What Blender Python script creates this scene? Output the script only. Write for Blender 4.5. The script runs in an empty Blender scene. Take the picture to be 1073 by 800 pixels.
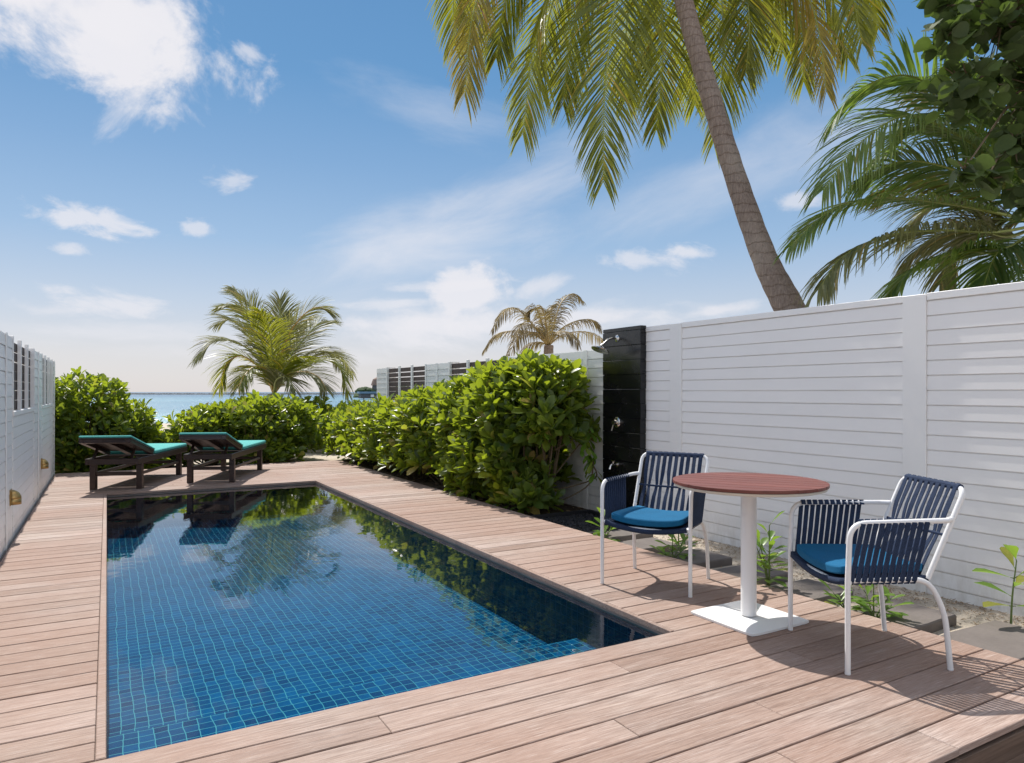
import bpy, math, random
import numpy as np
from mathutils import Vector, Matrix

random.seed(7)
RNG = np.random.default_rng(11)
R = math.radians
scene = bpy.context.scene
COL = scene.collection

# ------------------------------------------------------------------ camera
CAM_H = 1.22
FPX, CX, HY, YAW = 740.0, 536.5, 411.0, R(29.84)     # photograph is 1073 x 800
cd = bpy.data.cameras.new("camera")
cam = bpy.data.objects.new("camera", cd)
COL.objects.link(cam)
cam.location = (0, 0, CAM_H)
cam.rotation_euler = (R(90), 0, -YAW)
cd.sensor_width = 36
cd.lens = FPX / 1073 * 36
cd.shift_y = (HY - 400) / 1073
cd.clip_start = 0.05
cd.clip_end = 12000
scene.camera = cam

# ------------------------------------------------------------------ exposure
scene.view_settings.view_transform = 'Standard'
scene.view_settings.look = 'None'
scene.view_settings.exposure = 0.45
scene.view_settings.gamma = 1.0
scene.view_settings.use_curve_mapping = False
scene.cycles.max_bounces = 10
scene.cycles.transparent_max_bounces = 12
scene.cycles.use_denoising = True
scene.cycles.sample_clamp_indirect = 6

# sun: shadows fall towards the camera (-Y) and a touch to +X
SUN_DIR = Vector((-0.030, 0.69, 1.0)).normalized()
SUN_EL = math.asin(SUN_DIR.z)
SUN_AZ = math.atan2(SUN_DIR.x, SUN_DIR.y)
SKY_STRENGTH = 0.12

sd = bpy.data.lights.new("sun", 'SUN')
sd.energy = 4.2
sd.angle = R(0.53)
sd.color = (1.0, 0.955, 0.89)
so = bpy.data.objects.new("sun", sd)
COL.objects.link(so)
so.rotation_euler = (-SUN_DIR).to_track_quat('-Z', 'Y').to_euler()


# ------------------------------------------------------------------ node helpers
class NT:
    def __init__(self, tree):
        self.t = tree

    def n(self, typ, **kw):
        nd = self.t.nodes.new(typ)
        for k, v in kw.items():
            setattr(nd, k, v)
        return nd

    def link(self, a, b):
        self.t.links.new(a, b)

    def put(self, sock, v):
        if isinstance(v, bpy.types.NodeSocket):
            self.link(v, sock)
        elif v is not None:
            sock.default_value = v

    def math(self, op, a, b=None, c=None, clamp=False):
        nd = self.n('ShaderNodeMath', operation=op, use_clamp=clamp)
        self.put(nd.inputs[0], a)
        self.put(nd.inputs[1], b)
        self.put(nd.inputs[2], c)
        return nd.outputs[0]

    def vmath(self, op, a, b=None, scale=None):
        nd = self.n('ShaderNodeVectorMath', operation=op)
        self.put(nd.inputs[0], a)
        self.put(nd.inputs[1], b)
        if scale is not None:
            self.put(nd.inputs['Scale'], scale)
        return nd.outputs['Value'] if op in ('DOT_PRODUCT', 'LENGTH') else nd.outputs[0]

    def mix(self, f, a, b, blend='MIX'):
        nd = self.n('ShaderNodeMix', data_type='RGBA', blend_type=blend)
        self.put(nd.inputs[0], f)
        for s, v in ((nd.inputs[6], a), (nd.inputs[7], b)):
            if isinstance(v, (tuple, list)):
                v = tuple(v) + ((1.0,) if len(v) == 3 else ())
            self.put(s, v)
        return nd.outputs[2]

    def noise(self, vec, scale, detail=4, rough=0.5, dist=0.0):
        nd = self.n('ShaderNodeTexNoise')
        if vec is not None:
            self.link(vec, nd.inputs['Vector'])
        nd.inputs['Scale'].default_value = scale
        nd.inputs['Detail'].default_value = detail
        nd.inputs['Roughness'].default_value = rough
        nd.inputs['Distortion'].default_value = dist
        return nd.outputs[0]

    def mapping(self, vec, scale=(1, 1, 1), loc=(0, 0, 0), rot=(0, 0, 0)):
        nd = self.n('ShaderNodeMapping')
        self.link(vec, nd.inputs[0])
        nd.inputs['Location'].default_value = loc
        nd.inputs['Rotation'].default_value = rot
        nd.inputs['Scale'].default_value = scale
        return nd.outputs[0]

    def ramp(self, f, stops, interp='LINEAR'):
        nd = self.n('ShaderNodeValToRGB')
        cr = nd.color_ramp
        cr.interpolation = interp
        while len(cr.elements) < len(stops):
            cr.elements.new(0.5)
        for e, (p, c) in zip(cr.elements, stops):
            e.position = p
            e.color = (c, c, c, 1) if not isinstance(c, (tuple, list)) else tuple(c) + (1,)
        self.put(nd.inputs[0], f)
        return nd.outputs[0]

    def maprange(self, v, a, b, c=0.0, d=1.0, smooth=False):
        nd = self.n('ShaderNodeMapRange')
        if smooth:
            nd.interpolation_type = 'SMOOTHSTEP'
        self.put(nd.inputs[0], v)
        for i, x in enumerate((a, b, c, d)):
            nd.inputs[i + 1].default_value = x
        return nd.outputs[0]

    def sep(self, v):
        nd = self.n('ShaderNodeSeparateXYZ')
        self.link(v, nd.inputs[0])
        return nd.outputs

    def comb(self, x, y, z):
        nd = self.n('ShaderNodeCombineXYZ')
        for s, v in zip(nd.inputs, (x, y, z)):
            self.put(s, v)
        return nd.outputs[0]

    def bump(self, h, strength=0.3, dist=0.01):
        nd = self.n('ShaderNodeBump')
        nd.inputs['Strength'].default_value = strength
        nd.inputs['Distance'].default_value = dist
        self.link(h, nd.inputs['Height'])
        return nd.outputs[0]


FWD = Vector((math.sin(YAW), math.cos(YAW), 0))
RGT = Vector((math.cos(YAW), -math.sin(YAW), 0))
UP = Vector((0, 0, 1))
EYE = Vector((0, 0, CAM_H))


def ray(px, py):
    """viewing direction that a spot of the photograph was seen in (depth 1 along the lens axis)"""
    return FWD + RGT * ((px - CX) / FPX) + UP * ((HY - py) / FPX)


def at(px, py, depth):
    return EYE + ray(px, py) * depth


def at_z(px, py, z):
    r = ray(px, py)
    return EYE + r * ((z - CAM_H) / r.z)


def at_x(px, py, X):
    r = ray(px, py)
    return EYE + r * (X / r.x)


def at_y(px, py, Y):
    r = ray(px, py)
    return EYE + r * (Y / r.y)


# ------------------------------------------------------------------ world: Nishita sky with clouds
world = bpy.data.worlds.new("World")
scene.world = world
world.use_nodes = True
wt = world.node_tree
wt.nodes.clear()
N = NT(wt)
sky = N.n('ShaderNodeTexSky', sky_type='NISHITA')
sky.sun_disc = False
sky.sun_elevation = SUN_EL
sky.sun_rotation = SUN_AZ
sky.altitude = 0
sky.air_density = 1.0
sky.dust_density = 0.6
sky.ozone_density = 1.6
D = N.n('ShaderNodeTexCoord').outputs['Generated']
Dn = N.vmath('NORMALIZE', D)
dz = N.sep(Dn)[2]
K = 1.0 / SKY_STRENGTH          # turns wanted radiance into sky texture units
EV = 1.366


def lit(c):
    return tuple(x * K / EV for x in c)


# air colours by height above the horizon, blended over the physical sky
blue = N.ramp(dz, [(0.0, (0.68, 0.66, 0.69)), (0.05, (0.66, 0.65, 0.70)), (0.12, (0.50, 0.58, 0.71)), (0.20, (0.315, 0.475, 0.69)),
                   (0.30, (0.195, 0.37, 0.62)), (0.40, (0.105, 0.29, 0.555)), (0.55, (0.07, 0.24, 0.50)), (1.0, (0.05, 0.17, 0.42))])
blue = N.vmath('SCALE', blue, scale=K / EV)
base = N.mix(0.88, sky.outputs[0], blue)
warp = N.noise(N.mapping(Dn, scale=(3, 3, 7)), 2.2, 6, 0.6)
CLOUD_NODES = []


def cloud(px, py, rx, ry, dens, soft, rot=0.0, nscale=9.0, stretch=2.0, amp=1.3, seed=0.0):
    c = ray(px, py).normalized()
    u0 = Vector((c.y, -c.x, 0)).normalized()
    v0 = u0.cross(c).normalized()
    cr, sr = math.cos(R(rot)), math.sin(R(rot))
    u = u0 * cr + v0 * sr
    v = v0 * cr - u0 * sr
    d = N.vmath('SUBTRACT', Dn, tuple(c))
    a = N.vmath('DOT_PRODUCT', d, tuple(u * (FPX / rx)))
    b = N.vmath('DOT_PRODUCT', d, tuple(v * (FPX / ry)))
    e = N.vmath('DOT_PRODUCT', d, tuple(c * 4.0))
    r = N.vmath('LENGTH', N.comb(a, b, e))
    nv = N.comb(N.vmath('DOT_PRODUCT', Dn, tuple(u)), N.math('MULTIPLY', N.vmath('DOT_PRODUCT', Dn, tuple(v)), stretch), seed)
    nz = N.noise(nv, nscale, 9, 0.62, 0.3)
    val = N.math('ADD', N.math('SUBTRACT', 1.0, r), N.math('MULTIPLY', N.math('SUBTRACT', nz, 0.5), amp * 2))
    return N.math('MULTIPLY', N.maprange(val, 0.0, soft, smooth=True), dens)


clouds = [
    # px, py, rx, ry, density, softness, rotation, noise scale, stretch, amp, seed
    (120, 30, 112, 66, 0.97, 0.55, -6, 9, 1.0, 1.25, 1.3),
    (70, 2, 80, 30, 0.8, 0.7, 0, 12, 1.1, 1.2, 1.7),
    (140, 105, 45, 26, 0.45, 1.0, 50, 14, 2.0, 1.6, 2.0),
    (262, 54, 17, 10, 0.6, 0.9, -20, 18, 1.4, 1.5, 3.0),
    (105, 233, 58, 16, 0.75, 0.8, -6, 18, 2.0, 1.4, 4.0),
    (206, 238, 22, 10, 0.6, 0.8, 5, 22, 1.8, 1.3, 5.0),
    (243, 188, 24, 11, 0.55, 1.0, 10, 20, 1.8, 1.6, 6.0),
    (74, 262, 17, 8, 0.6, 0.8, 0, 24, 1.8, 1.2, 7.0),
    (112, 318, 62, 13, 0.65, 0.9, -8, 16, 2.6, 1.5, 8.0),
    (60, 326, 40, 9, 0.4, 1.0, 0, 16, 2.6, 1.4, 8.5),
    (450, 248, 180, 52, 0.60, 1.2, 14, 5, 3.0, 0.9, 9.0),
    (560, 190, 160, 40, 0.45, 1.4, 24, 5, 4.0, 0.9, 10.0),
    (450, 118, 120, 30, 0.34, 1.5, -12, 5, 4.0, 1.0, 11.0),
    (494, 312, 50, 34, 0.85, 0.6, 0, 13, 1.2, 1.2, 12.0),
    (470, 345, 120, 30, 0.75, 0.8, 0, 10, 1.8, 1.2, 13.0),
    (560, 302, 44, 14, 0.6, 1.0, 22, 14, 1.8, 1.3, 14.0),
    (470, 299, 90, 7, 0.5, 0.9, 4, 12, 4.0, 1.3, 14.5),
    (400, 318, 70, 8, 0.55, 0.9, 3, 10, 4.0, 1.3, 15.0),
    (380, 340, 110, 12, 0.55, 1.0, 3, 9, 4.0, 1.3, 15.5),
    (620, 335, 140, 20, 0.75, 1.0, 2, 9, 2.6, 1.3, 16.0),
    (676, 274, 55, 13, 0.6, 1.0, -8, 18, 1.8, 1.6, 17.0),
    (722, 264, 26, 9, 0.7, 0.8, -10, 20, 1.8, 1.2, 18.0),
    (842, 212, 34, 10, 0.6, 0.9, -6, 16, 1.8, 1.3, 19.0),
    (750, 326, 60, 8, 0.6, 0.9, 8, 16, 2.0, 1.3, 20.0),
    (150, 350, 170, 16, 0.45, 1.2, 0, 8, 4.0, 1.4, 21.0),
    (300, 372, 220, 14, 0.35, 1.2, 0, 8, 5.0, 1.4, 22.0),
    (740, 190, 170, 44, 0.40, 1.4, 20, 5, 3.0, 0.9, 23.0),
    (880, 140, 150, 50, 0.35, 1.4, 20, 5, 2.0, 0.9, 24.0),
]
cur = base
for c in clouds:
    cur = N.mix(cloud(*c), cur, lit((0.86, 0.85, 0.89)))
# bright unseen cloud added beside, above and behind the camera to fill the scene
fill_cloud = N.maprange(N.noise(N.mapping(Dn, scale=(1, 1, 2.5)), 2.6, 8, 0.6), 0.44, 0.60, smooth=True)
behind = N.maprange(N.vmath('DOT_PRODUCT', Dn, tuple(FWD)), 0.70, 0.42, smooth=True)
cur = N.mix(N.math('MULTIPLY', N.math('MULTIPLY', fill_cloud, behind), 0.85), cur, lit((1.62, 1.55, 1.50)))
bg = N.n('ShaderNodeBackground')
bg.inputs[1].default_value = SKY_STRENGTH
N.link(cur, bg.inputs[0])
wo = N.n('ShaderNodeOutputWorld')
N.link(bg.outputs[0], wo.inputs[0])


# ------------------------------------------------------------------ materials
def new_mat(name):
    m = bpy.data.materials.new(name)
    m.use_nodes = True
    m.node_tree.nodes.clear()
    t = NT(m.node_tree)
    out = t.n('ShaderNodeOutputMaterial')
    return m, t, out


def principled(t, out, color, rough=0.5, spec=0.5, metal=0.0, normal=None, coat=0.0):
    b = t.n('ShaderNodeBsdfPrincipled')
    if isinstance(color, (tuple, list)):
        color = tuple(color[:3]) + (1,)
    t.put(b.inputs['Base Color'], color)
    t.put(b.inputs['Roughness'], rough)
    t.put(b.inputs['Specular IOR Level'], spec)
    t.put(b.inputs['Metallic'], metal)
    t.put(b.inputs['Coat Weight'], coat)
    if normal is not None:
        t.link(normal, b.inputs['Normal'])
    if out is not None:
        t.link(b.outputs[0], out.inputs[0])
    return b


def simple(name, color, rough=0.5, var=0.12, scale=6.0, bump=0.0, metal=0.0, spec=0.5, bscale=60.0):
    m, t, out = new_mat(name)
    co = t.n('ShaderNodeTexCoord').outputs['Object']
    f = t.noise(co, scale, 5, 0.6)
    lo = tuple(c * (1 - var) for c in color)
    hi = tuple(min(1, c * (1 + var)) for c in color)
    colr = t.mix(f, lo, hi)
    nrm = None
    if bump:
        nrm = t.bump(t.noise(co, bscale, 3, 0.6), bump, 0.003)
    rg = t.maprange(t.noise(co, scale * 2.3, 3), 0.3, 0.7, max(0, rough - 0.07), min(1, rough + 0.07))
    principled(t, out, colr, rg, spec, metal, nrm)
    return m


def island(t):
    return t.n('ShaderNodeNewGeometry').outputs['Random Per Island']


def wood_deck():
    m, t, out = new_mat("weathered_deck_wood")
    co = t.n('ShaderNodeTexCoord').outputs['Object']
    rnd = island(t)
    off = t.vmath('ADD', co, t.comb(t.math('MULTIPLY', rnd, 37.0), t.math('MULTIPLY', rnd, 11.0), 0.0))
    fine = t.noise(t.mapping(off, scale=(1.3, 46, 46)), 3.0, 7, 0.62, 0.3)
    mid = t.noise(t.mapping(off, scale=(0.6, 9, 9)), 3.0, 5, 0.6, 0.6)
    big = t.noise(t.mapping(co, scale=(1, 1, 1)), 1.1, 3)
    tone = t.ramp(rnd, [(0.0, (0.235, 0.166, 0.130)), (0.25, (0.385, 0.303, 0.258)), (0.5, (0.295, 0.220, 0.178)),
                        (0.75, (0.430, 0.344, 0.302)), (1.0, (0.215, 0.153, 0.120))])
    c = t.mix(t.maprange(fine, 0.28, 0.62), t.mix(1.0, tone, (0.44, 0.40, 0.385), 'MULTIPLY'), t.mix(1.0, tone, (1.2, 1.2, 1.2), 'MULTIPLY'))
    c = t.mix(t.maprange(mid, 0.48, 0.75, 0, 0.45), c, (0.51, 0.425, 0.375))
    c = t.mix(t.maprange(big, 0.35, 0.65, 0, 0.5), c, (0.33, 0.20, 0.15))
    worn = t.noise(t.mapping(co, loc=(3.1, 1.7, 0)), 0.55, 4, 0.6)
    c = t.mix(t.maprange(worn, 0.44, 0.60, 0, 0.55), c, (0.27, 0.165, 0.12))
    st = t.noise(t.mapping(off, scale=(4, 14, 14)), 2.0, 3, 0.5)
    c = t.mix(t.maprange(st, 0.69, 0.78, 0, 0.5), c, (0.13, 0.085, 0.065))
    fib = t.noise(t.mapping(off, scale=(5, 150, 150)), 2.0, 4, 0.7)
    c = t.mix(t.maprange(fib, 0.54, 0.66, 0, 0.6), c, (0.17, 0.11, 0.085))
    c = t.mix(t.maprange(fib, 0.45, 0.33, 0, 0.5), c, (0.56, 0.48, 0.44))
    h = t.math('ADD', fine, t.math('MULTIPLY', mid, 0.6))
    principled(t, out, c, t.maprange(fine, 0.3, 0.7, 0.62, 0.82), 0.3, 0, t.bump(h, 0.55, 0.004))
    return m


def dark_wood(name, a, b, rough=0.45, axis=(2, 40, 40), spec=0.5):
    m, t, out = new_mat(name)
    co = t.n('ShaderNodeTexCoord').outputs['Object']
    rnd = island(t)
    off = t.vmath('ADD', co, t.comb(t.math('MULTIPLY', rnd, 17.0), t.math('MULTIPLY', rnd, 7.0), 0.0))
    fine = t.noise(t.mapping(off, scale=axis), 2.0, 6, 0.6, 0.4)
    c = t.mix(t.maprange(fine, 0.3, 0.7), a, b)
    c = t.mix(t.math('MULTIPLY', rnd, 0.35), c, tuple(x * 0.6 for x in a))
    principled(t, out, c, rough, spec, 0, t.bump(fine, 0.25, 0.002))
    return m


def leaf_mat(name, lo, hi, old, trans=0.4, rough=0.38, glow=(0.35, 0.55, 0.05)):
    m, t, out = new_mat(name)
    at_ = t.n('ShaderNodeAttribute', attribute_name='tint')
    tint = at_.outputs['Fac']
    geo = t.n('ShaderNodeNewGeometry')
    co = t.n('ShaderNodeTexCoord').outputs['Object']
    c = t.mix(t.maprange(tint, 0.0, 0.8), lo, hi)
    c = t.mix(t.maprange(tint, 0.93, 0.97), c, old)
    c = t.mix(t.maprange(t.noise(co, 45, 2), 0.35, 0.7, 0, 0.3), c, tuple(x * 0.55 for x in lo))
    b = principled(t, None, c, rough, 0.5)
    tr = t.n('ShaderNodeBsdfTranslucent')
    gc = t.mix(0.72, c, glow)
    t.link(gc, tr.inputs[0])
    mx = t.n('ShaderNodeMixShader')
    mx.inputs[0].default_value = trans
    t.link(b.outputs[0], mx.inputs[1])
    t.link(tr.outputs[0], mx.inputs[2])
    t.link(mx.outputs[0], out.inputs[0])
    return m


def white_paint(name, col=(0.80, 0.795, 0.785), grime=0.10):
    m, t, out = new_mat(name)
    co = t.n('ShaderNodeTexCoord').outputs['Object']
    grain = t.noise(t.mapping(co, scale=(60, 2.0, 60)), 2.0, 4, 0.6)
    big = t.noise(t.mapping(co, scale=(1, 1, 1.8)), 1.6, 6, 0.65)
    rnd = island(t)
    c = t.mix(t.maprange(big, 0.45, 0.8, 0, grime * 2.2), col, tuple(x * y for x, y in zip(col, (0.80, 0.80, 0.78))))
    c = t.mix(t.math('MULTIPLY', rnd, grime * 0.6), c, tuple(x * 0.8 for x in col))
    z = t.sep(co)[2]
    low = t.math('MULTIPLY', t.maprange(z, 0.35, -0.05), t.maprange(t.noise(t.mapping(co, scale=(1, 3, 1)), 4, 5, 0.7), 0.4, 0.7))
    c = t.mix(t.math('MULTIPLY', low, 0.65), c, (0.50, 0.45, 0.38))
    principled(t, out, c, 0.45, 0.4, 0, t.bump(grain, 0.08, 0.002))
    return m


def sand_mat():
    m, t, out = new_mat("coral_sand")
    co = t.n('ShaderNodeTexCoord').outputs['Object']
    a = t.noise(co, 0.9, 6, 0.6)
    b = t.noise(co, 60, 5, 0.75)
    c = t.mix(a, (0.40, 0.335, 0.26), (0.56, 0.495, 0.41))
    c = t.mix(t.maprange(b, 0.55, 0.75, 0, 0.5), c, (0.26, 0.21, 0.16))
    c = t.mix(t.maprange(t.noise(co, 22, 3, 0.7), 0.6, 0.72, 0, 0.5), c, (0.72, 0.68, 0.6))
    h = t.math('ADD', t.math('MULTIPLY', b, 0.5), t.noise(co, 9, 4, 0.6))
    principled(t, out, c, 0.95, 0.1, 0, t.bump(h, 0.7, 0.02))
    return m


def soil_mat():
    m, t, out = new_mat("dark_soil")
    co = t.n('ShaderNodeTexCoord').outputs['Object']
    b = t.noise(co, 40, 6, 0.75)
    c = t.mix(t.maprange(b, 0.3, 0.7), (0.04, 0.028, 0.02), (0.15, 0.105, 0.075))
    c = t.mix(t.maprange(t.noise(co, 3, 4), 0.5, 0.7, 0, 0.5), c, (0.25, 0.2, 0.15))
    principled(t, out, c, 0.95, 0.1, 0, t.bump(b, 0.9, 0.03))
    return m


def tile_mat(name, tile_a, tile_b, grout, size, wob, rough=0.12):
    """square mosaic in object space, walls and floors alike"""
    m, t, out = new_mat(name)
    co = t.n('ShaderNodeTexCoord').outputs['Object']
    geo = t.n('ShaderNodeNewGeometry')
    w1 = t.math('MULTIPLY', t.math('SUBTRACT', t.noise(co, 5.5, 3, 0.5), 0.5), wob)
    w2 = t.math('MULTIPLY', t.math('SUBTRACT', t.noise(t.mapping(co, loc=(7, 3, 1)), 5.5, 3, 0.5), 0.5), wob)
    co2 = t.vmath('ADD', co, t.comb(w1, w2, 0.0))
    s = t.sep(t.vmath('SCALE', co2, scale=1.0 / size))
    nx, ny, nz = [t.math('ABSOLUTE', q) for q in t.sep(geo.outputs['True Normal'])]
    g = None
    cells = []
    for comp, nn in zip(s, (nx, ny, nz)):
        fr = t.math('FRACT', t.math('ADD', comp, 0.02))
        e = t.math('MINIMUM', fr, t.math('SUBTRACT', 1.0, fr))
        line = t.maprange(e, 0.018, 0.044, 1.0, 0.0)
        line = t.math('MULTIPLY', line, t.math('LESS_THAN', nn, 0.7))
        g = line if g is None else t.math('MAXIMUM', g, line)
        cells.append(t.math('FLOOR', t.math('ADD', comp, 0.02)))
    wn = t.n('ShaderNodeTexWhiteNoise', noise_dimensions='3D')
    t.link(t.comb(*cells), wn.inputs[0])
    tc = t.mix(wn.outputs[0], tile_a, tile_b)
    tc = t.mix(t.maprange(t.noise(co, 30, 3), 0.3, 0.8, 0, 0.35), tc, tuple(x * 0.7 for x in tile_a))
    c = t.mix(g, tc, grout)
    principled(t, out, c, t.math('ADD', t.math('MULTIPLY', g, 0.5), rough), 0.5)
    return m


def water_mat():
    m, t, out = new_mat("pool_water")
    co = t.n('ShaderNodeTexCoord').outputs['Object']
    n1 = t.noise(t.mapping(co, scale=(1, 0.8, 1)), 3.2, 3, 0.5)
    n2 = t.noise(t.mapping(co, scale=(1.3, 1.0, 1)), 11, 3, 0.55)
    patch = t.maprange(t.noise(t.mapping(co, loc=(3, 1, 0)), 0.55, 2), 0.42, 0.62, 0.25, 1.0)
    h = t.math('ADD', n1, t.math('MULTIPLY', t.math('MULTIPLY', n2, 0.28), patch))
    nrm = t.bump(h, 0.10, 0.018)
    fr = t.n('ShaderNodeFresnel')
    fr.inputs[0].default_value = 1.333
    t.link(nrm, fr.inputs[1])
    gl = t.n('ShaderNodeBsdfGlossy')
    gl.inputs['Roughness'].default_value = 0.0
    t.link(nrm, gl.inputs['Normal'])
    tr = t.n('ShaderNodeBsdfTransparent')
    tr.inputs[0].default_value = (0.50, 0.90, 0.97, 1)
    mx = t.n('ShaderNodeMixShader')
    t.link(t.maprange(fr.outputs[0], 0.075, 0.52, 0.02, 0.92), mx.inputs[0])
    t.link(tr.outputs[0], mx.inputs[1])
    t.link(gl.outputs[0], mx.inputs[2])
    t.link(mx.outputs[0], out.inputs[0])
    return m


def sea_mat():
    m, t, out = new_mat("sea_water")
    co = t.n('ShaderNodeTexCoord').outputs['Object']
    y = t.sep(co)[1]
    wav = t.math('ADD', y, t.math('MULTIPLY', t.math('SUBTRACT', t.noise(t.mapping(co, scale=(0.006, 0.02, 1)), 1.0, 4), 0.5), 90))
    f = t.math('LOGARITHM', t.math('MAXIMUM', wav, 10.0), 10.0)
    f = t.maprange(f, 1.5, 3.6)
    c = t.ramp(f, [(0.0, (0.20, 0.36, 0.38)), (0.10, (0.10, 0.23, 0.29)), (0.22, (0.055, 0.155, 0.225)), (0.36, (0.10, 0.22, 0.28)),
                   (0.5, (0.04, 0.12, 0.19)), (0.7, (0.03, 0.095, 0.16)), (1.0, (0.025, 0.08, 0.14))])
    patch = t.noise(t.mapping(co, scale=(0.012, 0.05, 1)), 1.0, 5, 0.6)
    c = t.mix(t.maprange(patch, 0.45, 0.7, 0, 0.45), c, (0.03, 0.095, 0.15))
    h = t.math('ADD', t.noise(t.mapping(co, scale=(0.6, 1.6, 1)), 1.0, 6, 0.65), t.math('MULTIPLY', t.noise(co, 0.12, 4), 2.0))
    principled(t, out, c, 0.35, 0.35, 0, t.bump(h, 0.9, 0.25))
    return m


def fabric(name, a, b, sc=220.0, rough=0.85):
    m, t, out = new_mat(name)
    co = t.n('ShaderNodeTexCoord').outputs['Object']
    w = t.n('ShaderNodeTexVoronoi')
    w.inputs['Scale'].default_value = sc
    t.link(co, w.inputs['Vector'])
    big = t.noise(co, 7, 4, 0.6)
    c = t.mix(t.maprange(w.outputs['Distance'], 0.1, 0.7), b, a)
    c = t.mix(t.maprange(big, 0.4, 0.7, 0, 0.35), c, tuple(x * 0.7 for x in a))
    principled(t, out, c, rough, 0.25, 0, t.bump(w.outputs['Distance'], 0.35, 0.002))
    return m


def bark_mat():
    m, t, out = new_mat("palm_bark")
    co = t.n('ShaderNodeTexCoord').outputs['Object']
    nz = t.noise(co, 5, 5, 0.6)
    s = t.sep(t.vmath('ADD', co, t.comb(0.0, 0.0, t.math('MULTIPLY', nz, 0.14))))
    rings = t.math('FRACT', t.math('MULTIPLY', s[2], 8.5))
    ring = t.maprange(rings, 0.0, 0.16, 1.0, 0.0)
    fine = t.noise(t.mapping(co, scale=(40, 40, 6)), 1.5, 6, 0.7)
    c = t.mix(t.maprange(fine, 0.3, 0.7), (0.17, 0.125, 0.10), (0.35, 0.28, 0.235))
    c = t.mix(t.math('MULTIPLY', ring, 0.32), c, (0.12, 0.09, 0.07))
    c = t.mix(t.maprange(t.noise(co, 2.2, 4), 0.5, 0.7, 0, 0.4), c, (0.42, 0.36, 0.30))
    h = t.math('SUBTRACT', fine, t.math('MULTIPLY', ring, 0.8))
    principled(t, out, c, 0.9, 0.15, 0, t.bump(h, 0.9, 0.02))
    return m


M = {}
M['deck'] = wood_deck()
M['fascia'] = dark_wood("deck_fascia_wood", (0.10, 0.065, 0.045), (0.20, 0.135, 0.10), 0.7)
M['ledge'] = dark_wood("pool_ledge_wood", (0.13, 0.10, 0.085), (0.27, 0.215, 0.185), 0.5, (40, 2, 40))
M['lounger'] = dark_wood("stained_lounger_wood", (0.020, 0.011, 0.009), (0.060, 0.032, 0.024), 0.38)
M['screen'] = dark_wood("brown_screen_slats", (0.05, 0.030, 0.026), (0.09, 0.056, 0.047), 0.6, (40, 2, 40))
M['tabletop'] = dark_wood("red_brown_table_slats", (0.13, 0.032, 0.022), (0.235, 0.070, 0.050), 0.42, (2, 45, 45))
M['wall'] = white_paint("white_siding_paint", (0.86, 0.845, 0.83))
M['wall_far'] = white_paint("pale_siding_paint", (0.76, 0.76, 0.745), 0.15)
M['post'] = white_paint("white_post_paint", (0.84, 0.83, 0.815), 0.06)
M['capw'] = white_paint("wall_cap_paint", (0.86, 0.85, 0.835), 0.05)
M['sand'] = sand_mat()
M['soil'] = soil_mat()
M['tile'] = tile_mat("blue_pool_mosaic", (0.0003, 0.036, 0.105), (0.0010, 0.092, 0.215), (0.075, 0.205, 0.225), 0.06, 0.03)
M['tilew'] = tile_mat("shaded_pool_mosaic", (0.006, 0.009, 0.026), (0.010, 0.014, 0.036), (0.035, 0.037, 0.055), 0.06, 0.003, 0.08)  # same tile as the floor, the walls' shade put into a darker colour
M['water'] = water_mat()
M['sea'] = sea_mat()
M['frame'] = simple("white_powder_coat", (0.76, 0.755, 0.75), 0.35, 0.03)
M['strap'] = fabric("navy_strap_weave", (0.016, 0.026, 0.056), (0.032, 0.056, 0.115), 260)
M['cushion'] = fabric("blue_cushion_cloth", (0.003, 0.095, 0.21), (0.008, 0.14, 0.29), 420)
M['teal'] = fabric("teal_cushion_cloth", (0.075, 0.36, 0.33), (0.12, 0.46, 0.42), 300)
M['brass'] = simple("aged_brass", (0.42, 0.28, 0.11), 0.35, 0.2, 12, 0, 0.9)
M['chrome'] = simple("brushed_nickel", (0.66, 0.62, 0.57), 0.22, 0.05, 12, 0, 1.0)
M['black'] = simple("black_panel_boards", (0.006, 0.006, 0.007), 0.24, 0.25, 3, 0.15, 0, 0.5, 25)
M['tray'] = simple("black_tray_frame", (0.012, 0.012, 0.014), 0.5, 0.2)
M['gravel'] = simple("dark_gravel", (0.018, 0.018, 0.021), 0.45, 0.5, 30, 0.3)
M['stone'] = simple("grey_stepping_stone", (0.15, 0.13, 0.118), 0.85, 0.3, 9, 0.7, 0, 0.3, 50)
M['pebble'] = simple("coral_pebbles", (0.42, 0.36, 0.29), 0.9, 0.5, 25)
M['litter'] = simple("dry_leaf_litter", (0.24, 0.16, 0.09), 0.9, 0.5, 25)
M['stem'] = simple("shrub_stem_bark", (0.13, 0.095, 0.055), 0.85, 0.35, 14, 0.5)
M['greenstem'] = simple("green_stem", (0.12, 0.17, 0.045), 0.6, 0.3, 14)
M['bark'] = bark_mat()
M['rachis'] = simple("palm_rachis", (0.26, 0.30, 0.07), 0.5, 0.25, 5)
M['rachis_o'] = simple("orange_palm_rachis", (0.42, 0.24, 0.045), 0.5, 0.25, 5)
M['rachis_b'] = simple("dry_palm_rachis", (0.34, 0.25, 0.10), 0.6, 0.3, 5)
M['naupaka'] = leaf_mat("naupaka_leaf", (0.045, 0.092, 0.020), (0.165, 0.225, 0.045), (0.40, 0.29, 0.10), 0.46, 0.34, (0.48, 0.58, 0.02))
M['palm'] = leaf_mat("palm_leaflet", (0.014, 0.055, 0.008), (0.15, 0.175, 0.020), (0.42, 0.26, 0.05), 0.40, 0.36, (0.56, 0.56, 0.03))
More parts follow.
